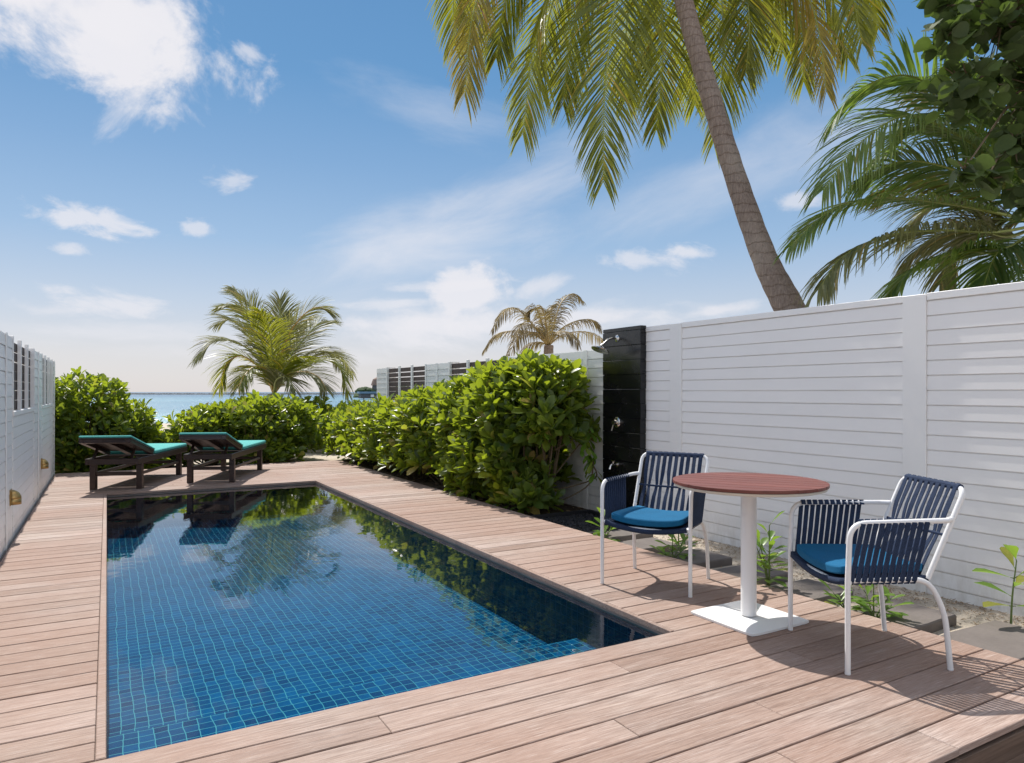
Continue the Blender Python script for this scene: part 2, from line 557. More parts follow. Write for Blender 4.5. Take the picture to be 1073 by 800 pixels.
M['palm_y'] = leaf_mat("yellowing_palm_leaflet", (0.11, 0.14, 0.02), (0.26, 0.20, 0.03), (0.42, 0.20, 0.04), 0.36, 0.4, (0.55, 0.42, 0.04))
M['palm_d'] = leaf_mat("dark_palm_leaflet", (0.06, 0.13, 0.030), (0.20, 0.26, 0.085), (0.26, 0.24, 0.07), 0.4, 0.5, (0.30, 0.46, 0.05))
M['palm_g'] = leaf_mat("grey_green_palm_leaflet", (0.085, 0.105, 0.040), (0.20, 0.205, 0.08), (0.36, 0.26, 0.09), 0.24, 0.5, (0.44, 0.42, 0.10))
M['palm_b'] = leaf_mat("dry_palm_leaflet", (0.11, 0.088, 0.05), (0.20, 0.155, 0.08), (0.34, 0.22, 0.04), 0.28, 0.6, (0.45, 0.34, 0.10))
M['hibiscus'] = leaf_mat("round_tree_leaf", (0.040, 0.062, 0.020), (0.070, 0.105, 0.030), (0.16, 0.2, 0.04), 0.3, 0.68, (0.18, 0.28, 0.04))
M['sprout'] = leaf_mat("young_leaf", (0.07, 0.16, 0.018), (0.14, 0.25, 0.03), (0.30, 0.28, 0.05), 0.42, 0.33, (0.36, 0.55, 0.05))
M['island'] = simple("island_greenery", (0.075, 0.105, 0.045), 0.9, 0.5, 0.25)
M['jetty'] = simple("grey_jetty_timber", (0.10, 0.10, 0.105), 0.8, 0.3, 0.6)
M['blue_roof'] = simple("blue_grey_roof", (0.13, 0.21, 0.29), 0.6, 0.2, 0.5)
M['thatch'] = simple("brown_thatch", (0.22, 0.15, 0.12), 0.9, 0.3, 0.8)
M['rock'] = simple("breakwater_rock", (0.16, 0.16, 0.16), 0.9, 0.4, 0.2)
M['foam'] = simple("white_foam", (0.75, 0.78, 0.8), 0.8, 0.1, 0.3)


# ------------------------------------------------------------------ mesh builder
class MB:
    def __init__(self):
        self.v, self.f, self.t, self.n = [], [], [], 0

    def add(self, verts, faces, tint=None):
        verts = np.asarray(verts, dtype=float)
        k = self.n
        self.v.append(verts)
        self.f.extend([tuple(int(i) + k for i in f) for f in faces])
        if tint is not None:
            self.t.append(np.full(len(verts), tint))
        self.n += len(verts)

    def box(self, x0, x1, y0, y1, z0, z1, bev=0.0, mat=None):
        if bev <= 0:
            v = [(x, y, z) for z in (z0, z1) for y in (y0, y1) for x in (x0, x1)]
            f = [(0, 2, 3, 1), (4, 5, 7, 6), (0, 1, 5, 4), (2, 6, 7, 3), (0, 4, 6, 2), (1, 3, 7, 5)]
        else:
            b = bev
            v, f = [], []
            rings = [(z0, b), (z0 + b, 0), (z1 - b, 0), (z1, b)]
            for z, i in rings:
                v += [(x0 + i, y0 + i, z), (x1 - i, y0 + i, z), (x1 - i, y1 - i, z), (x0 + i, y1 - i, z)]
            # octagonal plan not needed: the small bevel sits on the horizontal edges
            for r in range(3):
                for k in range(4):
                    a, c = r * 4 + k, r * 4 + (k + 1) % 4
                    f.append((a, c, c + 4, a + 4))
            f.append((3, 2, 1, 0))
            f.append((12, 13, 14, 15))
        v = np.array(v, dtype=float)
        if mat is not None:
            v = np.array([tuple(mat @ Vector(p)) for p in v])
        self.add(v, f)

    def tube(self, pts, rad, seg=8, cap=True, squash=None):
        pts = [Vector(p) for p in pts]
        n = len(pts)
        rads = rad if isinstance(rad, (list, tuple)) else [rad] * n
        t0 = (pts[1] - pts[0]).normalized()
        ref = Vector((0, 0, 1)) if abs(t0.z) < 0.9 else Vector((1, 0, 0))
        u = t0.cross(ref).normalized()
        V, F = [], []
        for i, p in enumerate(pts):
            t = (pts[min(i + 1, n - 1)] - pts[max(i - 1, 0)]).normalized()
            u = (u - t * u.dot(t)).normalized()
            w = t.cross(u)
            for k in range(seg):
                a = 2 * math.pi * k / seg
                V.append(tuple(p + (u * math.cos(a) + w * math.sin(a)) * rads[i]))
        for i in range(n - 1):
            for k in range(seg):
                a, b = i * seg + k, i * seg + (k + 1) % seg
                F.append((a, b, b + seg, a + seg))
        if cap:
            F.append(tuple(range(seg - 1, -1, -1)))
            F.append(tuple((n - 1) * seg + k for k in range(seg)))
        self.add(V, F)

    def ribbon(self, pts, widths, wdirs, thick):
        """flat strap with thickness: pts along it, width direction per point"""
        V, F = [], []
        n = len(pts)
        for i, p in enumerate(pts):
            p = Vector(p)
            t = (Vector(pts[min(i + 1, n - 1)]) - Vector(pts[max(i - 1, 0)])).normalized()
            w = Vector(wdirs[i]) if isinstance(wdirs, list) else Vector(wdirs)
            w = (w - t * w.dot(t)).normalized()
            nn = t.cross(w)
            wd = widths[i] if isinstance(widths, (list, tuple)) else widths
            for a, b in ((-1, -1), (1, -1), (1, 1), (-1, 1)):
                V.append(tuple(p + w * (a * wd / 2) + nn * (b * thick / 2)))
        for i in range(n - 1):
            for k in range(4):
                a, b = i * 4 + k, i * 4 + (k + 1) % 4
                F.append((a, b, b + 4, a + 4))
        F.append((3, 2, 1, 0))
        e = (n - 1) * 4
        F.append((e, e + 1, e + 2, e + 3))
        self.add(V, F)

    def lathe(self, prof, center=(0, 0, 0), seg=32, rotm=None):
        V, F = [], []
        n = len(prof)
        for (r, z) in prof:
            for k in range(seg):
                a = 2 * math.pi * k / seg
                p = Vector((r * math.cos(a), r * math.sin(a), z))
                if rotm is not None:
                    p = rotm @ p
                V.append(tuple(p + Vector(center)))
        for i in range(n - 1):
            for k in range(seg):
                a, b = i * seg + k, i * seg + (k + 1) % seg
                F.append((a, b, b + seg, a + seg))
        F.append(tuple(range(seg - 1, -1, -1)))
        F.append(tuple((n - 1) * seg + k for k in range(seg)))
        self.add(V, F)

    def build(self, name, mat, parent=None, smooth=False, bevel=0.0, loc=None):
        me = bpy.data.meshes.new(name)
        vs = np.concatenate(self.v) if self.v else np.zeros((0, 3))
        if loc is not None:
            vs = vs - np.array(loc)
        me.from_pydata(vs.tolist(), [], self.f)
        me.materials.append(mat)
        if self.t:
            at_ = me.attributes.new('tint', 'FLOAT', 'POINT')
            at_.data.foreach_set('value', np.concatenate(self.t).astype(np.float32))
        if smooth:
            me.polygons.foreach_set('use_smooth', [True] * len(me.polygons))
            try:
                me.set_sharp_from_angle(angle=R(45))
            except Exception:
                pass
        me.update()
        o = bpy.data.objects.new(name, me)
        COL.objects.link(o)
        if parent is not None:
            o.parent = parent
        if loc is not None:
            o.location = loc
        if bevel:
            bm = o.modifiers.new('edge', 'BEVEL')
            bm.width = bevel
            bm.segments = 2
            bm.limit_method = 'ANGLE'
        return o


def tag(o, label=None, cat=None, group=None, kind=None):
    if label:
        o['label'] = label
    if cat:
        o['category'] = cat
    if group:
        o['group'] = group
    if kind:
        o['kind'] = kind
    return o


def empty(name, loc=(0, 0, 0), rz=0.0, **kw):
    o = bpy.data.objects.new(name, None)
    o.empty_display_size = 0.1
    COL.objects.link(o)
    o.location = loc
    o.rotation_euler = (0, 0, rz)
    return tag(o, **kw)


def children(o):
    return [c for c in bpy.data.objects if c.parent == o]


def copy_tree(o, parent=None):
    c = o.copy()
    COL.objects.link(c)
    c.parent = parent
    for ch in children(o):
        copy_tree(ch, c)
    return c


def bez(pts, n):
    """smooth curve through the control points (Catmull-Rom)"""
    P = [Vector(p) for p in pts]
    P = [P[0] * 2 - P[1]] + P + [P[-1] * 2 - P[-2]]
    out = []
    segs = len(P) - 3
    for i in range(n):
        s = i / (n - 1) * segs
        k = min(int(s), segs - 1)
        t = s - k
        a, b, c, d = P[k], P[k + 1], P[k + 2], P[k + 3]
        out.append(0.5 * ((2 * b) + (c - a) * t + (2 * a - 5 * b + 4 * c - d) * t * t + (-a + 3 * b - 3 * c + d) * t ** 3))
    return out


def arc_path(pts, r, n=6):
    """polyline with rounded corners"""
    P = [Vector(p) for p in pts]
    out = [P[0]]
    for i in range(1, len(P) - 1):
        a, b, c = P[i - 1], P[i], P[i + 1]
        rr = min(r, (a - b).length * 0.49, (c - b).length * 0.49)
        s, e = b + (a - b).normalized() * rr, b + (c - b).normalized() * rr
        for k in range(n + 1):
            t = k / n
            out.append(s * (1 - t) ** 2 + b * 2 * t * (1 - t) + e * t * t)
    out.append(P[-1])
    return out


# ================================================================== GROUND, SEA, DECK, POOL
GZ = -0.10
POOL = (0.0, 2.49, 2.715, 9.785)          # x0 x1 y0 y1


def ground_z(x, y):
    z = GZ
    if y < 1.37:
        z = -0.26
    if y > 22:
        z = GZ - (y - 22) * 0.021
    if y > 60:
        z = GZ - 0.80 - (y - 60) * 0.05
    return max(z, -4.0)


xs = np.concatenate([[-6000, -1500, -400, -100, -40], np.arange(-20, 30.1, 0.5), [40, 100, 400, 1500, 6000]])
ys = np.concatenate([[-400, -50, -10], np.arange(-4, 1.01, 0.5), [1.2, 1.345, 1.40], np.arange(1.5, 26.1, 0.5), np.arange(28, 61, 3), [80, 120, 300, 1200, 9000]])
gv = []
for y in ys:
    for x in xs:
        z = ground_z(x, y)
        if y > 14 and y < 60:
            z += 0.05 * math.sin(x * 0.9 + y * 0.7) * math.sin(y * 0.55 + 1.3 * math.sin(x * 0.3))
        inside = (-0.4 < x < 3.3 and 2.0 < y < 11.5)
        if inside:
            z = -1.6
        gv.append((x, y, z))
gf = []
nx = len(xs)
for j in range(len(ys) - 1):
    for i in range(nx - 1):
        a = j * nx + i
        gf.append((a, a + 1, a + 1 + nx, a + nx))
g = MB()
g.add(gv, gf)
tag(g.build('ground', M['sand'], smooth=True), kind='structure')

s = MB()
SEA_Z = -0.62
s.add([(-6000, 46, SEA_Z), (6000, 46, SEA_Z), (6000, 9500, SEA_Z), (-6000, 9500, SEA_Z)], [(0, 1, 2, 3)])
tag(s.build('sea', M['sea']), kind='structure')

# soil bed under the hedge
sb = MB()
nxx, nyy = 8, 60
vv, ff = [], []
for j in range(nyy + 1):
    for i in range(nxx + 1):
        x = 3.62 + (4.66 - 3.62) * i / nxx
        y = 6.22 + (13.2 - 6.22) * j / nyy
        vv.append((x, y, GZ + 0.012 + 0.03 * math.sin(i / nxx * math.pi) * (1 + 0.5 * math.sin(j * 1.7 + i))))
for j in range(nyy):
    for i in range(nxx):
        a = j * (nxx + 1) + i
        ff.append((a, a + 1, a + nxx + 2, a + nxx + 1))
sb.add(vv, ff)
tag(sb.build('soil_bed', M['soil'], smooth=True), kind='structure')

# ---- timber deck
PITCH, GAP, TH = 0.1455, 0.0085, 0.026
DX0, DX1, DY0, DY1 = -0.665, 3.615, 1.33, 12.60
dk = MB()


def board(x0, x1, y0, y1):
    dz = random.uniform(-0.0012, 0.0012)
    dk.box(x0, x1, y0 + GAP / 2, y1 - GAP / 2, -TH + dz, dz, 0.0025)


def board_run(x0, x1, y0, y1, joints=True):
    x = x0
    L = x1 - x0
    if joints and L > 2.6:
        cuts = sorted([x0 + L * random.uniform(0.2, 0.45), x0 + L * random.uniform(0.6, 0.85)]) if random.random() < 0.5 else [x0 + L * random.uniform(0.25, 0.75)]
    else:
        cuts = []
    for c in cuts + [x1]:
        board(x, c - (0.002 if c != x1 else 0), y0, y1)
        x = c
    return


# near field: rows counted back from the pool's near edge
y = POOL[2]
PN = (POOL[2] - DY0) / 9
for _ in range(9):
    board_run(DX0, DX1, y - PN, y, _ > 0)
    y -= PN
Y_FRONT = y
# rows beside the pool
y = POOL[2]
nside = round((POOL[3] - POOL[2]) / PITCH)
ps = (POOL[3] - POOL[2]) / nside
for i in range(nside):
    board(DX0, POOL[0] - 0.036, y, y + ps)
    board(POOL[1] + 0.028, DX1, y, y + ps)
    y += ps
# far field
nfar = int((DY1 - POOL[3]) / PITCH)
for i in range(nfar):
    board_run(DX0, DX1, y, y + PITCH)
    y += PITCH
Y_BACK = y
deck = dk.build('deck', M['deck'])
tag(deck, kind='structure')
ed = MB()
ed.box(POOL[0] - 0.034, POOL[0] - 0.002, POOL[2] + 0.003, POOL[3] - 0.003, -0.03, 0.0015, 0.003)
ed.box(POOL[1] + 0.002, POOL[1] + 0.026, POOL[2] + 0.003, POOL[3] - 0.003, -0.03, 0.001, 0.003)
tag(ed.build('deck_edging', M['deck'], deck))
fa = MB()
fa.box(DX0, DX1 - 0.012, Y_FRONT - 0.002, Y_FRONT + 0.022, -0.075, -0.036, 0.002)
fa.box(DX0, DX1 - 0.012, Y_FRONT + 0.003, Y_FRONT + 0.024, -0.127, -0.0755, 0.002)
fa.box(DX0, DX1 - 0.012, Y_FRONT + 0.004, Y_FRONT + 0.026, -0.27, -0.128, 0.002)
fa.box(DX1 - 0.012, DX1 + 0.012, Y_FRONT + 0.0, Y_BACK, -0.2, -0.028, 0.002)
fa.box(DX0, DX1 - 0.012, Y_BACK - 0.03, Y_BACK - 0.005, -0.2, -0.03, 0.002)
# joists under the boards, seen only as darkness in the gaps
for x in np.arange(DX0 + 0.1, DX1, 0.45):
    for (a, b) in ((Y_FRONT + 0.05, POOL[2] - 0.12), (POOL[3] + 0.12, Y_BACK - 0.06)):
        fa.box(x, x + 0.045, a, b, -0.12, -0.0295)
fa.box(DX0 + 0.01, DX1 - 0.03, Y_FRONT + 0.04, POOL[2] - 0.11, -0.16, -0.125)
fa.box(DX0 + 0.01, DX1 - 0.03, POOL[3] + 0.11, Y_BACK - 0.04, -0.16, -0.125)
fa.box(DX0 + 0.01, POOL[0] - 0.11, POOL[2] - 0.105, POOL[3] + 0.105, -0.16, -0.06)
fa.box(POOL[1] + 0.11, DX1 - 0.03, POOL[2] - 0.105, POOL[3] + 0.105, -0.16, -0.06)
tag(fa.build('deck_fascia', M['fascia'], deck))

lst = MB()
yy = Y_FRONT - 0.012
for q in range(9):
    lst.box(-1.2, 5.2, yy - 0.140, yy - 0.004, -0.205, -0.18, 0.002)
    yy -= 0.1455
tag(lst.build('lower_deck_step', M['fascia']), kind='structure')

# ---- pool basin: floor, two steps at the near end, walls
x0, x1, y0, y1 = POOL
FLOOR = -0.42
pb = MB()


def quad(mb, a, b, c, d):
    mb.add([a, b, c, d], [(0, 1, 2, 3)])


S1, S2, SZ1, SZ2 = 3.09, 3.55, -0.185, -0.285
quad(pb, (x0, y0, SZ1), (x1, y0, SZ1), (x1, S1, SZ1), (x0, S1, SZ1))
quad(pb, (x0, S1, SZ1), (x1, S1, SZ1), (x1, S1, SZ2), (x0, S1, SZ2))
quad(pb, (x0, S1, SZ2), (x1, S1, SZ2), (x1, S2, SZ2), (x0, S2, SZ2))
quad(pb, (x0, S2, SZ2), (x1, S2, SZ2), (x1, S2, FLOOR), (x0, S2, FLOOR))
quad(pb, (x0, S2, FLOOR), (x1, S2, FLOOR), (x1, y1, FLOOR), (x0, y1, FLOOR))
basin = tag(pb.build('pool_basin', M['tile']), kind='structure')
pw = MB()
T = 0.10
pw.box(x0 - T, x0, y0 - T, y1 + T, FLOOR - 0.1, -0.0555)
pw.box(x1, x1 + T, y0 - T, y1 + T, FLOOR - 0.1, -0.0555)
pw.box(x0, x1, y0 - T, y0, FLOOR - 0.1, -0.0555)
pw.box(x0, x1, y1, y1 + T, FLOOR - 0.1, -0.0555)
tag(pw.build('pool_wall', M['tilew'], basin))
pl = MB()
pl.box(x0 - 0.09, x0 - 0.004, y0 - 0.1, y1 + 0.1, -0.054, -0.031)
pl.box(x1 + 0.004, x1 + 0.09, y0 - 0.1, y1 + 0.1, -0.054, -0.031)
pl.box(x0 - 0.003, x1 + 0.003, y0 - 0.09, y0 - 0.004, -0.054, -0.031)
pl.box(x0 - 0.003, x1 + 0.003, y1 + 0.004, y1 + 0.09, -0.054, -0.031)
tag(pl.build('pool_ledge', M['ledge'], basin))
wp = MB()
WZ = -0.040
quad(wp, (x0, y0, WZ), (x1, y0, WZ), (x1, y1, WZ), (x0, y1, WZ))
tag(wp.build('pool_water', M['water']), kind='structure')


# ================================================================== WALLS
def siding(mb, X, face, ya, yb, za, zb, pitch=0.0985, lap=0.011):
    """lapped boards along Y on the plane x = X, sticking out towards face (+1 / -1)"""
    n = max(1, round((zb - za) / pitch))
    p = (zb - za) / n
    for i in range(n):
        z0, z1 = za + i * p, za + (i + 1) * p
        xo, xi = X + face * lap, X + face * 0.002
        bk = X - face * 0.02
        j = random.uniform(-0.0007, 0.0007)
        xi = X + face * (lap - 0.0035)
        V = [(bk, ya, z0), (xo + j - face * 0.001, ya, z0), (xo + j, ya, z0 + 0.002), (xi, ya, z1 - 0.007), (X, ya, z1 - 0.0065), (X, ya, z1 - 0.0005), (bk, ya, z1 - 0.0005)]
        V += [(a, yb, c) for a, _, c in V]
        F = [(6, 5, 4, 3, 2, 1, 0), (7, 8, 9, 10, 11, 12, 13)] + [(k, (k + 1) % 7, (k + 1) % 7 + 7, k + 7) for k in range(7)]
        if face < 0:
            F = [tuple(reversed(f)) for f in F]
        mb.add(V, F)


WX = 4.67
# --- tall white wall behind the table
tw = empty('siding_wall', (WX, 3.0, GZ), label="tall white clapboard wall behind the table and armchairs", cat="wall")
bays = [(-1.6, 0.45), (0.57, 2.66), (2.82, 4.93), (5.09, 6.10)]
ztop = 1.868
for a, b in bays:
    mb = MB()
    siding(mb, WX, -1, a, b, GZ - 0.03, ztop - 0.05)
    mb.build('siding_panel', M['wall'], tw, loc=(WX, 3.0, GZ)).location = (0, 0, 0)
for a, b in ((0.45, 0.57), (2.66, 2.82), (4.93, 5.09)):
    mb = MB()
    mb.box(WX - 0.020, WX + 0.05, a + 0.002, b - 0.002, GZ - 0.04, ztop - 0.004, 0.003)
    mb.build('post', M['post'], tw, loc=(WX, 3.0, GZ)).location = (0, 0, 0)
for a, b in bays:
    mb = MB()
    mb.box(WX - 0.016, WX + 0.06, a + 0.001, b - 0.001, ztop - 0.048, ztop, 0.003)
    mb.build('cap', M['capw'], tw, loc=(WX, 3.0, GZ)).location = (0, 0, 0)


def screen_wall(name, X, face, label, y_start, y_end, openings, solids, mat, ztop=1.685, zs=1.055, hy=None, base_z=GZ, knee=()):
    """white siding wall whose upper part has open bays with brown slats between white posts"""
    loc = (X, (y_start + y_end) / 2, base_z)
    w = empty(name, loc, label=label, cat="wall")

    def put(mb, nm, m):
        o = mb.build(nm, m, w, loc=loc)
        o.location = (0, 0, 0)
        return o
    # full-height boarding, stepping down to the sill under each opening
    TK = 0.15
    for ya, yb in solids:
        mb = MB()
        siding(mb, X, face, ya + 0.001, yb - 0.001, base_z - 0.02, ztop)
        siding(mb, X - face * TK, -face, ya + 0.001, yb - 0.001, base_z - 0.02, ztop)
        a, b = sorted((X - face * 0.0205, X - face * (TK - 0.0205)))
        mb.box(a, b, ya + 0.002, yb - 0.002, base_z, ztop - 0.004)
        put(mb, 'siding_panel', mat)
        if yb - ya > 0.6:
            ym_ = (ya + yb) / 2
            for yy in ([ym_] if yb - ya < 1.5 else [ya + 0.35, yb - 0.45]):
                mb = MB()
                a, b = sorted((X + face * 0.019, X + face * 0.0115))
                mb.box(a, b, yy - 0.035, yy + 0.035, base_z, ztop + 0.004, 0.001)
                put(mb, 'batten', M['post'])
    for ya, yb in openings:
        mb = MB()
        siding(mb, X, face, ya, yb, base_z - 0.02, zs - 0.042)
        siding(mb, X - face * TK, -face, ya, yb, base_z - 0.02, zs - 0.042)
        a, b = sorted((X - face * 0.0205, X - face * (TK - 0.0205)))
        mb.box(a, b, ya, yb, base_z, zs - 0.045)
        put(mb, 'siding_panel', mat)
        mb = MB()
        a, b = sorted((X + face * 0.019, X - face * (TK + 0.012)))
        mb.box(a, b, ya - 0.03, yb + 0.03, zs - 0.041, zs, 0.003)
        put(mb, 'sill', M['capw'])
        ws = (yb - ya) / 3
        for yj, sg in ((ya, -1), (yb, 1)):            # jambs lining the full thickness of the wall
            mb = MB()
            a, b = sorted((X + face * 0.016, X - face * (TK + 0.010)))
            c, d = sorted((yj, yj + sg * 0.045))
            mb.box(a, b, c, d, zs + 0.001, ztop + 0.012, 0.003)
            put(mb, 'jamb', M['post'])
        for k in (1, 2):
            yy = ya + k * ws
            mb = MB()
            a, b = sorted((X + face * 0.012, X - face * 0.016))
            mb.box(a, b, yy - 0.032, yy + 0.032, zs + 0.001, ztop + 0.016, 0.004)
            put(mb, 'post', M['post'])
        mb = MB()
        n = 7
        hgt = (ztop - 0.01 - zs) / n
        for q in range(n):
            gap = 0.006 if q < n - 3 else 0.016
            a, b = sorted((X - face * 0.022, X - face * 0.046))
            mb.box(a, b, ya + 0.001, yb - 0.001, zs + 0.004 + q * hgt, zs + 0.004 + (q + 1) * hgt - gap, 0.002)
        put(mb, 'slat_screen', M['screen'])
    return w


screen_wall('screen_wall', WX, -1, "lower white wall behind the hedge with brown slatted openings", 6.10, 13.55,
            [(8.22, 10.08), (11.07, 12.92)], [(6.11, 8.17), (10.13, 11.02), (12.97, 13.54)], M['wall_far'])
screen_wall('screen_wall', -0.70, 1, "white wall along the left deck edge with slatted openings", -0.6, 12.95,
            [(7.30, 9.25), (10.40, 12.25)], [(4.6, 7.25), (9.30, 10.35), (12.30, 12.94), (-0.59, 4.55)], M['wall'],
            base_z=-0.10)

# brass step lights on the left wall
proto = empty('step_light', (-0.688, 7.10, 0.34), label="nearer brass hooded step light low on the left wall", cat="wall light",
              group="brass step lights on the left wall")
mb = MB()
prof = []
V, F = [], []
nA, nB = 9, 9
for i in range(nA + 1):
    ph = math.pi / 2 * i / nA            # 0 at the rim, 90 deg at the top
    for j in range(nB + 1):
        th = math.pi * j / nB
        V.append((0.085 * math.cos(ph) * math.sin(th), 0.06 * math.cos(ph) * math.cos(th) * 1.0, 0.085 * math.sin(ph)))
for i in range(nA):
    for j in range(nB):
        a = i * (nB + 1) + j
        F.append((a, a + 1, a + nB + 2, a + nB + 1))
mb.add(V, F)
# straight skirt below the dome
V = [(0.085 * math.sin(math.pi * j / nB), 0.06 * math.cos(math.pi * j / nB), z) for z in (-0.055, 0.0) for j in range(nB + 1)]
F = [(j, j + 1, j + nB + 2, j + nB + 1) for j in range(nB)]
mb.add(V, F)
hood = mb.build('hood', M['brass'], proto, smooth=True)
md = hood.modifiers.new('thickness', 'SOLIDIFY')
md.thickness = 0.004
mb = MB()
mb.box(-0.002, 0.006, -0.066, 0.066, -0.062, 0.092, 0.002)
mb.build('backplate', M['brass'], proto)
mb = MB()
mb.lathe([(0.0, -0.03), (0.018, -0.028), (0.022, 0.0), (0.015, 0.02), (0.0, 0.022)], (0.03, 0, 0), 12)
mb.build('bulb', simple("frosted_lamp", (0.6, 0.58, 0.5), 0.3), proto, smooth=True)
proto.scale = (0.85, 0.85, 0.85)
c = copy_tree(proto)
c.location = (-0.688, 10.24, 0.34)
c['label'] = "farther brass hooded step light low on the left wall"

# ---- black shower panel
sh = empty('outdoor_shower', (4.59, 5.66, GZ), label="tall black shower panel on the white wall with nickel fittings", cat="outdoor shower")


def rel(o, base):
    o.location = (0, 0, 0)
    return o


SB = (4.59, 5.66, GZ)
mb = MB()
zc = GZ + 0.02
SX0, SX1, SY0, SY1 = 4.585, 4.656, 5.435, 6.045
k = 0
while zc < 1.885:
    hgt = min(0.148, 1.885 - zc)
    j = random.uniform(-0.002, 0.002)
    mb.box(SX0 + j, SX1, SY0 + random.uniform(-0.004, 0.004), SY1, zc, zc + hgt - 0.003, 0.003)
    zc += 0.148
mb.box(SX0 + 0.01, SX1 - 0.003, SY0 + 0.01, SY1 - 0.01, GZ, 1.878)
rel(mb.build('panel', M['black'], sh, loc=SB), sh)
ym = 5.80
mb = MB()
mb.tube(arc_path([(SX0 - 0.005, ym, 1.775), (SX0 - 0.10, ym, 1.775), (SX0 - 0.21, ym, 1.69)], 0.05), 0.011, 10)
rel(mb.build('shower_arm', M['chrome'], sh, smooth=True, loc=SB), sh)
mb = MB()
mb.lathe([(0.036, 0), (0.036, 0.006), (0.022, 0.014), (0.012, 0.02)], (SX0 - 0.001, ym, 1.775), 20, Matrix.Rotation(R(-90), 3, 'Y'))
rel(mb.build('flange', M['chrome'], sh, smooth=True, loc=SB), sh)
mb = MB()
rm = Matrix.Rotation(R(22), 3, 'Y')
mb.lathe([(0.0, -0.012), (0.092, -0.012), (0.096, -0.006), (0.090, 0.0), (0.03, 0.014), (0.014, 0.034), (0.0, 0.036)], (SX0 - 0.22, ym, 1.655), 28, rm)
rel(mb.build('shower_head', M['chrome'], sh, smooth=True, loc=SB), sh)
mb = MB()
mb.lathe([(0.055, 0), (0.055, 0.008), (0.045, 0.016), (0.026, 0.018), (0.026, 0.055), (0.0, 0.057)], (SX0 - 0.001, ym, 0.905), 24, Matrix.Rotation(R(-90), 3, 'Y'))
mb.tube([(SX0 - 0.045, ym, 0.905), (SX0 - 0.055, ym + 0.01, 0.86), (SX0 - 0.06, ym + 0.015, 0.82)], 0.008, 8)
rel(mb.build('mixer_valve', M['chrome'], sh, smooth=True, loc=SB), sh)
mb = MB()
mb.lathe([(0.028, 0), (0.028, 0.006), (0.012, 0.012), (0.012, 0.05)], (SX0 - 0.001, ym, 0.47), 18, Matrix.Rotation(R(-90), 3, 'Y'))
mb.tube(arc_path([(SX0 - 0.03, ym, 0.47), (SX0 - 0.085, ym, 0.475), (SX0 - 0.10, ym, 0.425)], 0.03), 0.011, 8)
mb.tube([(SX0 - 0.055, ym, 0.47), (SX0 - 0.055, ym, 0.505)], 0.006, 8)
mb.tube([(SX0 - 0.055, ym - 0.03, 0.506), (SX0 - 0.055, ym + 0.03, 0.512)], 0.007, 8)
rel(mb.build('foot_tap', M['chrome'], sh, smooth=True, loc=SB), sh)

# shower tray with black gravel
tr = empty('shower_tray', (4.1, 5.65, GZ), label="low black framed tray of dark gravel below the shower", cat="shower tray")
TB = (4.1, 5.65, GZ)
tx0, tx1, ty0, ty1 = 3.64, 4.495, 5.12, 6.17
mb = MB()
for a in ((tx0, tx1, ty0, ty0 + 0.045), (tx0, tx1, ty1 - 0.045, ty1), (tx0, tx0 + 0.045, ty0 + 0.046, ty1 - 0.046), (tx1 - 0.045, tx1, ty0 + 0.046, ty1 - 0.046)):
    mb.box(*a, GZ - 0.02, GZ + 0.062, 0.003)
mb.box(tx0 + 0.044, tx1 - 0.044, ty0 + 0.044, ty1 - 0.044, GZ - 0.02, GZ + 0.02)
rel(mb.build('frame', M['tray'], tr, loc=TB), tr)


def pebbles(mb, n, xa, xb, ya, yb, z, r0, r1, tint=False, zfun=None):
    ico = [(0, 0, 1), (0.89, 0, 0.45), (0.28, 0.85, 0.45), (-0.72, 0.53, 0.45), (-0.72, -0.53, 0.45), (0.28, -0.85, 0.45),
           (0.72, 0.53, -0.45), (-0.28, 0.85, -0.45), (-0.89, 0, -0.45), (-0.28, -0.85, -0.45), (0.72, -0.53, -0.45), (0, 0, -1)]
    fc = [(0, 1, 2), (0, 2, 3), (0, 3, 4), (0, 4, 5), (0, 5, 1), (1, 6, 2), (2, 7, 3), (3, 8, 4), (4, 9, 5), (5, 10, 1),
          (6, 7, 2), (7, 8, 3), (8, 9, 4), (9, 10, 5), (10, 6, 1), (11, 7, 6), (11, 8, 7), (11, 9, 8), (11, 10, 9), (11, 6, 10)]
    ico = np.array(ico)
    for _ in range(n):
        r = random.uniform(r0, r1)
        sc = np.array([r * random.uniform(0.7, 1.3), r * random.uniform(0.7, 1.3), r * random.uniform(0.45, 0.9)])
        v = ico * sc * RNG.uniform(0.85, 1.15, (12, 1))
        a = random.uniform(0, 6.28)
        c, s_ = math.cos(a), math.sin(a)
        v = v @ np.array([[c, s_, 0], [-s_, c, 0], [0, 0, 1]])
        x, y = random.uniform(xa, xb), random.uniform(ya, yb)
        mb.add(v + np.array([x, y, z + random.uniform(0, r * 0.4)]), fc)


mb = MB()
pebbles(mb, 1300, tx0 + 0.06, tx1 - 0.06, ty0 + 0.06, ty1 - 0.06, GZ + 0.024, 0.008, 0.018)
o = mb.build('gravel', M['gravel'], tr, loc=TB)
rel(o, tr)
o['kind'] = 'stuff'

